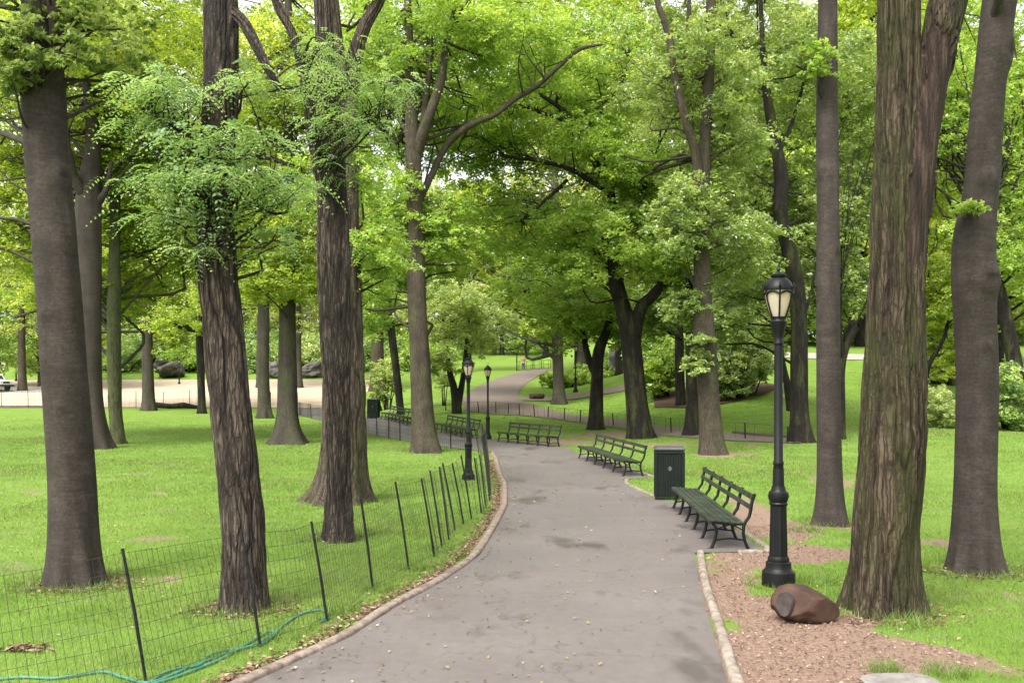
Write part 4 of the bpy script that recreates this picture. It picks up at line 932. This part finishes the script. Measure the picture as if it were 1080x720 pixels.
# ------------------------------------------------------------------ rocks
def rock(name, loc, size, label, cat, cuts, col, seed, rz=0, nz=.16, tilt=0, sub=5, mat=None):
    import bmesh
    bm = bmesh.new(); bmesh.ops.create_icosphere(bm, subdivisions=sub, radius=1)
    P = np.array([v.co[:] for v in bm.verts])
    P = np.sign(P)*np.abs(P)**.82
    n = fbm(P[:, 0]*1.3+seed*3.1+9, P[:, 1]*1.3+P[:, 2]*1.7+9, 4, seed)-.5
    P = P*(1+nz*2*n)[:, None]
    cutmask = np.zeros(len(P))
    for (nx_, ny_, nz_, d) in cuts:
        q = np.array([nx_, ny_, nz_], float); q /= np.linalg.norm(q)
        e = P @ q-d; k = e > 0
        P[k] -= (e[k]*.93)[:, None]*q
        cutmask[k] = 1
    P += .02*(fbm(P[:, 0]*5+20, P[:, 1]*5+P[:, 2]*4+20, 3, seed+4)-.5)[:, None]
    P = P*np.array(size)/2
    M = np.array(Matrix.Rotation(rz, 3, 'Z') @ Matrix.Rotation(tilt, 3, 'Y')); P = P @ M.T
    P[:, 2] -= np.percentile(P[:, 2], 6)
    for v, c in zip(bm.verts, P): v.co = c
    me = bpy.data.meshes.new(name); bm.to_mesh(me); bm.free()
    me.polygons.foreach_set('use_smooth', [True]*len(me.polygons)); me.materials.append(mat or col)
    o = bpy.data.objects.new(name, me); C.objects.link(o); o.location = Vector([float(x) for x in loc])
    return tag(o, label, cat)
M_ROCK = mat_plain('brown_boulder', (0.076,0.043,0.029,1), (0.028,0.015,0.010,1), 5, .75, .2, .6, 26)
M_ROCKG = mat_plain('grey_rock', (.13,.125,.115,1), (.04,.038,.035,1), 1.2, .85, .2, .5, 12)
p = gpx(849, 655)
bo = rock('boulder', p, (.64,.42,.355), 'brown boulder with a grey sawn looking face by the mossy trunk', 'boulder', [(-.8,-.62,.22,.74),(.25,-.2,1,.80),(.75,-.1,.9,.74),(.6,-.95,-.1,.86)], M_ROCK, 4, rz=.10, nz=.16, tilt=.10)
# grey cut face: a shallow dish let into the left end
m = MB(); fn = Vector((-.8*.66, -.62*.46, 0)).normalized()
nrm = Vector((-.70,-.68,.20)).normalized(); u_ = nrm.cross(Vector((0, 0, 1))).normalized(); w_ = u_.cross(nrm)
cen = Vector((-.212,-.108,.19))
V = []; Fs = []
for i_, (rr, dp) in enumerate(((1.08,-.012),(1.0,.012),(.90,.008),(.5,.003),(.02,.002))):
    for j_ in range(28):
        th = 2*math.pi*j_/28; wob = 1+.07*math.sin(3*th+1)
        V.append(cen-nrm*(-dp)+u_*(.082*rr*wob*math.cos(th))+w_*(.112*rr*wob*math.sin(th))+nrm*.020)
for i_ in range(4):
    for j_ in range(28):
        k_ = (j_+1) % 28; Fs.append((i_*28+j_, i_*28+k_, (i_+1)*28+k_, (i_+1)*28+j_))
m.add(V, Fs); m.build('cut_face', mat_plain('grey_cut_face', (.062,.050,.046,1), (.035,.028,.026,1), 14, .85, .1, .4, 30), bo, True)
p = gpx(566, 421); rock('boulder', p, (17*p[1]/F,.8,8*p[1]/F), 'brown flattened boulder where the side path meets the rising path', 'boulder', [(0,0,1,.6),(-1,-.2,0,.85)], M_ROCK, 9, nz=.08, sub=4)
rock('stone_slab', gpx(948, 722), (.60,.40,.05), 'flat grey stone half sunk in the earth at the bottom right', 'stone', [(0,0,1,.45)], mat_plain('slab_stone', (.22,.20,.18,1), (.12,.105,.095,1), 9, .9, .2, .5), 13, sub=4)
for px, py, sx, sz, lab in ((182,390,9,2.4,'dark rock outcrop behind the sandy field, left of the furrowed near tree'), (292,390,6,2.6,'grey rock outcrop behind the sandy field, between the two straight lawn trunks'), (328,390,6,2.4,'grey rock outcrop behind the sandy field, right of the flared lawn tree'), (652,384,4,3.2,'pale grey rock outcrop above the side path'), (672,388,4,3.2,'smaller pale rock outcrop left of the dark forked tree')):
    q = gpx(px, py+8); rock('rock_outcrop', q, (sx*.55, sx*.42, sz*.85), lab, 'rock', [(-.35,-.3,1,.72),(-.4,-1,.2,.6),(.6,-1,.1,.7),(.8,-.2,.9,.7)], M_ROCKG, px % 23, nz=.55, sub=5, rz=px*.7, tilt=.2)
q = gpx(182, 431); m = MB(); m.tube([(-2.6,0,.12),(-1.4,.1,.32),(-.2,0,.22),(.9,.1,.30),(2.4,0,.1)], [.14,.24,.2,.25,.1], 10); o = m.build('fallen_log', BARK['dark'], None, True); o.location = q; tag(o, 'dark fallen log at the near edge of the sandy field', 'log')

# ------------------------------------------------------------------ garden hose
M_HOSE = mat_plain('teal_hose', (.060,.23,.165,1), (.03,.12,.09,1), 5, .45, .4)
def gp(px, py, dz=.016): q = gpx(px, py); return (q[0], q[1], q[2]+dz)
m = MB()
def hose_line(pts):
    P = catmull(np.array([[*gp(a, b), 0] for a, b in pts]), len(pts)*9)[:, :3]
    m.tube(P, .011, 8)
hose_line([(-30,722),(20,716),(60,717),(108,711),(130,716),(160,721),(205,703),(240,691),(272,680),(288,671),(284,667),(265,678),(232,697),(195,712),(160,724)])
hose_line([(150,727),(172,712),(188,707),(210,703),(225,690),(262,684),(283,677),(300,660),(318,649),(338,645),(345,650),(338,657),(348,653)])
o = m.build('garden_hose', M_HOSE, None, True); tag(o, 'loops of teal garden hose lying in the grass below the wire fence', 'hose')

# ------------------------------------------------------------------ white off-roader on the sand
d = 100.; xf = (-9-CX)*d/F; zc = gz(xf-2, 104)
car = empty('parked_car', (xf-2.1, 104.2, zc+.06), 'white boxy off-roader parked at the left end of the sandy field', 'car', None, -.42)
M_WHITE = mat_plain('white_car_paint', (.80,.80,.80,1), (.74,.74,.74,1), 2, .3, .5, 0); M_TYRE = mat_plain('tyre_rubber', (.025,.025,.026,1)); M_CARGLASS = mat_plain('car_window', (.04,.05,.055,1), (.03,.035,.04,1), 2, .1, .6, 0)
def prism(prof, w, bev=.05):
    m = MB(); n = len(prof); V = [(x, -w/2, z) for x, z in prof]+[(x, w/2, z) for x, z in prof]
    Fs = [tuple(range(n)), tuple(reversed(range(n, 2*n)))]+[(i, n+i, n+(i+1) % n, (i+1) % n) for i in range(n)]
    m.add(V, Fs); return m
o = prism([(-2,.5),(-1.72,.5),(-1.62,.78),(-1.2,.88),(-.82,.78),(-.72,.48),(.78,.48),(.88,.78),(1.2,.88),(1.62,.78),(1.72,.5),(2.05,.55),(2.08,1.05),(1.0,1.18),(-2,1.15)], 1.74).build('body', M_WHITE, car)
prism([(-1.95,1.152),(.92,1.18),(.52,1.72),(.35,1.80),(-1.85,1.80),(-1.98,1.7)], 1.58).build('cabin', M_WHITE, car)
for s in (-1, 1):
    for (a, b, c2, e) in ((-1.75,-.95,-1.75,-.95), (-.82,-.05,-.82,-.05), (.06,.74,.06,.42)):
        m = MB(); y = s*.795; V = [(a,y,1.24),(b,y,1.24),(e,y,1.68),(c2,y,1.68)]; V += [(x, y-s*.012, z) for x, _, z in V]
        m.add(V, [(0,1,2,3),(7,6,5,4),(0,4,5,1),(1,5,6,2),(2,6,7,3),(3,7,4,0)]); m.build('window', M_CARGLASS, car)
m = MB(); m.box((.735,0,1.45), (.02,1.35,.52), ry=-.64); m.build('windscreen', M_CARGLASS, car)
for x in (-1.2, 1.25):
    for s in (-1, 1):
        m = MB(); m.lathe([(.20,-.11),(.34,-.11),(.38,-.07),(.38,.07),(.34,.11),(.20,.11)], 20); q = m
        q.v = [(a+x, s*.78+c, b+.38) for a, b, c in q.v]; wh = q.build('wheel', M_TYRE, car, True)
        m = MB(); m.lathe([(.02,-.09),(.2,-.10),(.2,.10),(.02,.09)], 16); m.v = [(a+x, s*.78+c, b+.38) for a, b, c in m.v]; m.build('rim', mat_plain('wheel_rim', (.5,.5,.5,1)), wh, True)
for x in (-2.08, 2.16): m = MB(); m.box((x,0,.58), (.16,1.74,.2), bev=.03); m.build('bumper', M_TYRE, car)
m = MB(); m.box((2.09,0,.9), (.03,.8,.2)); m.build('grille', M_TYRE, car)
for s in (-1, 1): m = MB(); m.box((2.09,s*.62,.9), (.04,.2,.2), bev=.02); m.build('headlight', mat_plain('headlight_glass', (.6,.6,.58,1)), car)

p = gpx(4, 402); sg = empty('road_sign', p, 'small blank white sign on a thin post behind the white off-roader', 'sign')
k = p[1]/F; m = MB(); m.tube([(0,0,0),(0,0,19*k)], .04, 6); m.build('post', M_STAKE, sg); m = MB(); m.box((0,-.06,16*k), (4*k,.03,7.5*k), bev=.01); m.build('sign_plate', mat_plain('sign_white', (.75,.75,.7,1), (.68,.68,.62,1), 3, .6), sg)
sg.location.z = gz(p[0], p[1])
p = gpx(545, 391); m = MB(); m.tube([(0,0,-.1),(0,0,1.9)], .06, 8); o = m.build('gate_post', M_STAKE, None); o.location = p; tag(o, 'thin dark post at the top of the climbing path', 'post')

# far standing person at the top of the path ----------------------------------
def person(loc, h, label, rz):
    root = empty('person', loc, label, 'person', None, rz)
    def skin(name, vs, es, rad, mat):
        me = bpy.data.meshes.new(name); me.from_pydata([tuple(c*h for c in v) for v in vs], es, []); me.update()
        o = bpy.data.objects.new(name, me); C.objects.link(o); o.parent = root
        md = o.modifiers.new('skin', 'SKIN'); md.use_smooth_shade = True
        for i, r_ in enumerate(rad): me.skin_vertices[0].data[i].radius = (r_*h, r_*h*.85)
        me.skin_vertices[0].data[0].use_root = True
        o.modifiers.new('sub', 'SUBSURF').render_levels = 2; me.materials.append(mat); return o
    sk = mat_plain('skin', (.42,.26,.19,1), (.38,.23,.17,1))
    vs = [(0,0,.53),(0,0,.66),(0,.0,.77),(0,0,.835),(0,-.012,.88),(0,-.012,.955), (-.10,0,.79),(-.135,.01,.65),(-.13,-.03,.51),(-.128,-.045,.45), (.10,0,.79),(.135,.01,.65),(.13,-.03,.51),(.128,-.045,.45), (-.052,0,.48),(-.06,-.005,.27),(-.062,.01,.05),(-.066,-.07,.02), (.052,0,.48),(.06,-.005,.27),(.062,.01,.05),(.066,-.07,.02)]
    es = [(0,1),(1,2),(2,3),(3,4),(4,5),(2,6),(6,7),(7,8),(8,9),(2,10),(10,11),(11,12),(12,13),(0,14),(14,15),(15,16),(16,17),(0,18),(18,19),(19,20),(20,21)]
    skin('body', vs, es, [.075,.07,.075,.032,.048,.045,.036,.03,.024,.022,.036,.03,.024,.022,.062,.045,.03,.02,.062,.045,.03,.02], sk)
    top = mat_plain('coral_shirt', (.42,.20,.14,1), (.34,.16,.11,1)); tr = mat_plain('grey_trousers', (.10,.095,.09,1))
    skin('shirt', [(0,0,.51),(0,0,.66),(0,0,.775),(-.10,0,.785),(-.138,.01,.66),(.10,0,.785),(.138,.01,.66)], [(0,1),(1,2),(2,3),(3,4),(2,5),(5,6)], [.088,.083,.085,.047,.042,.047,.042], top)
    skin('trousers', [(0,0,.53),(-.053,0,.46),(-.061,-.005,.26),(-.062,.01,.06),(.053,0,.46),(.061,-.005,.26),(.062,.01,.06)], [(0,1),(1,2),(2,3),(0,4),(4,5),(5,6)], [.084,.072,.056,.045,.072,.056,.045], tr)
    skin('hair', [(0,.006,.965),(0,.018,.93)], [(0,1)], [.047,.048], mat_plain('brown_hair', (.06,.035,.02,1)))
p = gpx(552, 391); person(p, 1.75, 'person in a coral top and dark trousers standing at the top of the climbing path', .4)

# ------------------------------------------------------------------ shrubs and undergrowth
def shrub(name, label, cat, px, py, blobs, leafmat, leaf, per, seed, group=None, tilt=.9, stem=True, kind=None):
    rng = np.random.default_rng(seed); b = gpx(px, py); k = b[1]/F
    root = empty(name, b, label, cat, group)
    Vs, Qs, Ts = [], [], []; o = 0; cs_all = []
    for (cx, cy, rx, ry, do, rd, nc, cr) in blobs:
        g = rng.normal(0, 1, (nc, 3)); g /= np.linalg.norm(g, axis=1)[:, None]
        cs = (at(cx, cy, b[1]+do)-b)+g*(rng.random(nc)**.4)[:, None]*np.array([rx*k, rd, ry*k]); rs = cr*k*(.7+.6*rng.random(nc))
        zt = terrain(cs[:, 0]+b[0], cs[:, 1]+b[1])-b[2]; cs[:, 2] = np.maximum(cs[:, 2], zt+.12)
        V, Q, Tt = clump_leaves(cs, rs, per, leaf[0], leaf[1], rng, .75, tilt)
        Vs.append(V); Qs.append(Q+o); Ts.append(Tt); o += len(V); cs_all.append(cs)
    if stem:
        m = MB()
        for c in np.vstack(cs_all)[::3]:
            z0 = gz(b[0]+c[0]*.4, b[1]+c[1]*.4)-b[2]
            m.tube([(c[0]*.4, c[1]*.4, z0-.05), (c[0]*.65, c[1]*.65, z0*.5+c[2]*.5), tuple(c)], [.035*b[1]/40, .022*b[1]/40, .008*b[1]/40], 5)
        m.build('stem', BARK['dark'], root, True)
    mesh_np('foliage', np.vstack(Vs), [np.vstack(Qs)], LEAF[leafmat], root, False, {'tint': ('FACE', np.concatenate(Ts))})
    return root
shrub('shrub', 'big shrub with drooping pale leaves overhanging dark soil between the lamp and the brown trunk', 'shrub', 780, 419, [(775,375,45,34,0,2.5,60,9),(800,345,32,30,1,2.5,34,9),(770,400,30,12,-1.5,1.0,14,7)], 'grey', (.24,.10), 200, 41)
shrub('shrub', 'broad dark shrub left behind the brown trunk at the foot of the mound', 'shrub', 700, 418, [(695,375,30,30,0,2.5,40,9),(690,400,22,10,-1,1.2,12,7)], 'mid', (.22,.12), 200, 42)
shrub('weed_clump', 'pale feathery clump of tall weeds behind the mossy trunk', 'weeds', 985, 450, [(985,428,22,18,0,1.2,34,7),(1000,440,16,9,-.5,.8,12,6),(968,440,10,9,-.3,.6,8,6)], 'pale', (.13,.04), 190, 43, stem=False)
shrub('shrub', 'dark shrub at the foot of the leaning trunk at the right edge', 'shrub', 1066, 452, [(1066,415,22,32,-.4,1.2,34,9),(1076,440,14,12,-.8,.8,12,8),(1050,440,10,10,-.6,.6,6,7)], 'dark', (.14,.08), 190, 44)
shrub('shrub', 'round dark shrub behind the weed clump', 'shrub', 990, 402, [(985,392,24,10,0,2,22,7),(1000,375,20,14,1.5,2,18,8)], 'dark', (.28,.16), 170, 45)
shrub('hedge', 'low clipped looking hedge behind the pale grey trunk beside the rising path', 'hedge', 612, 406, [(600,401,34,6,0,1.2,40,5),(632,394,30,9,2.5,2,44,6),(650,385,22,9,5,2,26,6)], 'mid', (.24,.13), 190, 46)
shrub('sapling', 'pale young sapling past the second litter bin', 'sapling', 408, 432, [(410,395,22,22,0,1.2,22,6),(400,412,10,10,0,.7,7,5)], 'pale', (.22,.11), 120, 47)
shrub('shrub', 'reddish leaved small bush left of the twin stemmed tree', 'shrub', 468, 428, [(466,398,7,14,0,.8,8,6)], 'pale', (.18,.1), 120, 48)
m = MB()
for px, w_, h_, lm, lab in ((60,40,16,'mid','dark bush at the left end of the slope beyond the sand'),(125,34,13,'dark','bush on the slope beyond the sand, right of the leaning grey trunk'),(200,30,12,'mid','bush before the dark rock on the slope beyond the sand'),(262,34,15,'dark','bush on the slope between the furrowed near tree and the first lawn trunk'),(318,30,14,'pale','pale bush on the slope right of the flared lawn trunk'),(372,30,16,'dark','dark bush behind the broad brown trunk'),(440,34,16,'mid','bush beyond the tall bend tree')):
    shrub('shrub', lab, 'shrub', px, 392, [(px,376,w_,h_,0,3,44,7),(px+10,366,w_*.8,h_,4,3,30,8)], lm, (.36,.2), 110, 500+px, 'bushes on the far slope')
# dark soil under the overhanging shrub
q = gpx(770, 419); 
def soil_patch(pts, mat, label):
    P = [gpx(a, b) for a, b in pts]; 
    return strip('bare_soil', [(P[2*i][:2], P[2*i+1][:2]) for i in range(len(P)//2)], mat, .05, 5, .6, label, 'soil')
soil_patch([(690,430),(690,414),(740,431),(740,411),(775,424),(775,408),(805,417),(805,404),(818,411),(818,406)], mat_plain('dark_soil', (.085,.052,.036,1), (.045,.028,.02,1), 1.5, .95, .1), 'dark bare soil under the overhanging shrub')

# ------------------------------------------------------------------ the wood behind: three kinds of tree, copied
def proto(label, leafmat, bark, H, R, base, nc, seed, leaf=.34, per=170):
    rng = np.random.default_rng(seed); root = empty('wood_tree', (0, 0, 0), label, 'tree')
    parts = [trunk_mesh(np.array([[0,0,-.3,.38],[.1,0,H*.25,.28],[-.1,.1,H*.55,.2],[.1,0,H*.9,.06]]), 12, 20, 0, 8, .6, .5, 5, seed)]
    hs = base+(H-base)*rng.random(nc)**.85; f = (hs-base)/(H-base)
    rr = R*np.sqrt(np.clip(np.sin(np.pi*(.12+.86*f)), .05, 1))*(.35+.65*rng.random(nc)**.5)
    th = rng.random(nc)*2*np.pi; cs = np.stack([rr*np.cos(th), rr*np.sin(th), hs], 1); rs = 1.25*(.7+.6*rng.random(nc))
    for c in cs[::3]:
        parts.append(trunk_mesh(np.array([[0,0,max(1.5,c[2]-2.2),.11],[c[0]*.5,c[1]*.5,c[2]-.9,.07],[*c,.02]]), 5, 6, 0, 8, 0, 1, 3, seed))
    V, Q, n, sa = merge(parts)
    mesh_np('trunk', V, [Q], BARK[bark], root, True, {'furrow': ('POINT', n), 'strip': ('POINT', sa)})
    V, Q, tt = clump_leaves(cs, rs, per, leaf, leaf*.55, rng, .6, .8)
    mesh_np('crown', V, [Q], LEAF[leafmat], root, False, {'tint': ('FACE', tt)})
    return root
PROT = [proto('', 'far', 'grey', 19, 5.2, 3.0, 110, 61), proto('', 'yellow', 'dark', 23, 5.6, 4.0, 130, 62), proto('', 'mid', 'grey', 16, 4.8, 1.6, 100, 63), proto('', 'pale', 'dark', 12, 4.6, 1.0, 80, 64)]
used = [False]*4
def wood(px, d, kind, s, label, group, rnd):
    x = (px-CX)*d/F
    o = copy_tree(PROT[kind]) if used[kind] else PROT[kind]
    used[kind] = True
    o.location = (x, d, gz(x, d)-.1); o.rotation_euler = (0, 0, rnd.uniform(0, 6.28)); o.scale = (s, s, s*rnd.uniform(.92, 1.12))
    o['label'] = label; o['group'] = group
rnd = random.Random(5)
def row(lo, hi, step, d0, d1, kinds, label, group, s=1.0):
    px = lo
    while px < hi:
        d = rnd.uniform(d0, d1); wood(px+rnd.uniform(-.25, .25)*step, d, rnd.choice(kinds), s*rnd.uniform(.85, 1.2), label, group, rnd); px += step
row(-60, 430, 46, 138, 150, [0,2,2,3], 'leafy tree in the wood edge on the slope beyond the sandy field', 'trees on the slope beyond the sand')
row(-40, 430, 58, 160, 185, [0,1], 'taller tree at the back of the wood beyond the sandy field', 'back trees beyond the sand', 1.25)
row(-30, 120, 60, 104, 112, [1,2], 'yellow green tree behind the parking at the left edge of the sandy field', 'trees by the parking', .8)
row(440, 720, 42, 150, 172, [0,1,2,3], 'leafy tree on the crest behind the rising path', 'trees on the crest')
row(440, 760, 60, 185, 215, [0,1], 'tall tree standing behind the crest trees', 'back trees on the crest', 1.3)
row(620, 800, 44, 92, 112, [2,3,0], 'leafy tree on the hillside above the side path', 'hillside trees above the side path', 1.15)
row(740, 1140, 40, 90, 112, [0,1,1,2], 'leafy tree on top of the right hill', 'trees on the right hill', 1.45)
row(780, 1130, 62, 130, 150, [1,0], 'tall tree behind the right hill', 'back trees of the right hill', 1.9)
row(1000, 1130, 48, 58, 72, [1,3,0], 'bright green tree at the right edge behind the leaning trunk', 'trees at the right edge', .75)
# undergrowth closing the wood floor
rng = np.random.default_rng(90); n = 1900
u = rng.uniform(-.62, .62, n); d = np.where(u < -.10, rng.uniform(134, 150, n), np.where(u < .14, rng.uniform(140, 158, n), rng.uniform(100, 116, n)))
x = u*d; cs = np.stack([x, d, terrain(x, d)+rng.uniform(.2, 4.5, n)], 1); rs = rng.uniform(.8, 1.5, n)
dd_ = (u > -.04) & (u < .08); d = np.where(dd_, rng.uniform(168, 180, n), d); x = u*d; cs = np.stack([x, d, terrain(x, d)+rng.uniform(.2, 4.5, n)], 1); keep = np.ones(n, bool); cs, rs = cs[keep], rs[keep]
V, Q, tt = clump_leaves(cs, rs, 90, .36, .2, rng, .8, .9)
o = mesh_np('undergrowth', V, [Q], LEAF['dark'], None, False, {'tint': ('FACE', tt)}); tag(o, 'dark leafy undergrowth along the foot of the far wood', 'undergrowth', kind='stuff')

# ------------------------------------------------------------------ camera, light
cam = bpy.data.cameras.new('camera'); co = bpy.data.objects.new('camera', cam); C.objects.link(co)
co.location = (0, 0, HC); co.rotation_euler = (math.radians(90), 0, 0)
cam.sensor_width = 36; cam.lens = 36*F/1080; cam.shift_y = 45/1080; cam.clip_end = 6000; cam.clip_start = .1
bpy.context.scene.camera = co

EL, AZ = math.radians(54), math.radians(-150)      # soft high sun from behind the camera on the left
w = bpy.data.worlds.new('World'); bpy.context.scene.world = w; w.use_nodes = True
nt = w.node_tree; nt.nodes.clear()
sky = nt.nodes.new('ShaderNodeTexSky'); sky.sky_type = 'NISHITA'; sky.sun_disc = False; sky.sun_elevation = EL; sky.sun_rotation = AZ
sky.air_density = 1.0; sky.dust_density = 3.5; sky.ozone_density = .6
hs = nt.nodes.new('ShaderNodeHueSaturation'); hs.inputs['Saturation'].default_value = .12
bg = nt.nodes.new('ShaderNodeBackground'); bg.inputs[1].default_value = .15
out = nt.nodes.new('ShaderNodeOutputWorld')
nt.links.new(sky.outputs[0], hs.inputs['Color']); nt.links.new(hs.outputs[0], bg.inputs[0]); nt.links.new(bg.outputs[0], out.inputs[0])
sl = bpy.data.lights.new('sun', 'SUN'); sl.energy = 1.5; sl.angle = math.radians(30); sl.color = (1, .96, .9)
so = bpy.data.objects.new('sun', sl); C.objects.link(so)
dirv = Vector((math.sin(AZ)*math.cos(EL), math.cos(AZ)*math.cos(EL), math.sin(EL)))
so.rotation_euler = dirv.to_track_quat('Z', 'Y').to_euler(); so.location = (0, 0, 60)
sc = bpy.context.scene
sc.view_settings.view_transform = 'Standard'; sc.view_settings.look = 'None'; sc.view_settings.gamma = 1; sc.view_settings.exposure = 1.78
sc.cycles.max_bounces = 10; sc.cycles.diffuse_bounces = 8; sc.cycles.glossy_bounces = 2; sc.cycles.transmission_bounces = 8; sc.cycles.transparent_max_bounces = 4
sc.cycles.use_denoising = True; sc.cycles.caustics_reflective = False; sc.cycles.caustics_refractive = False
sc.cycles.sample_clamp_indirect = 6
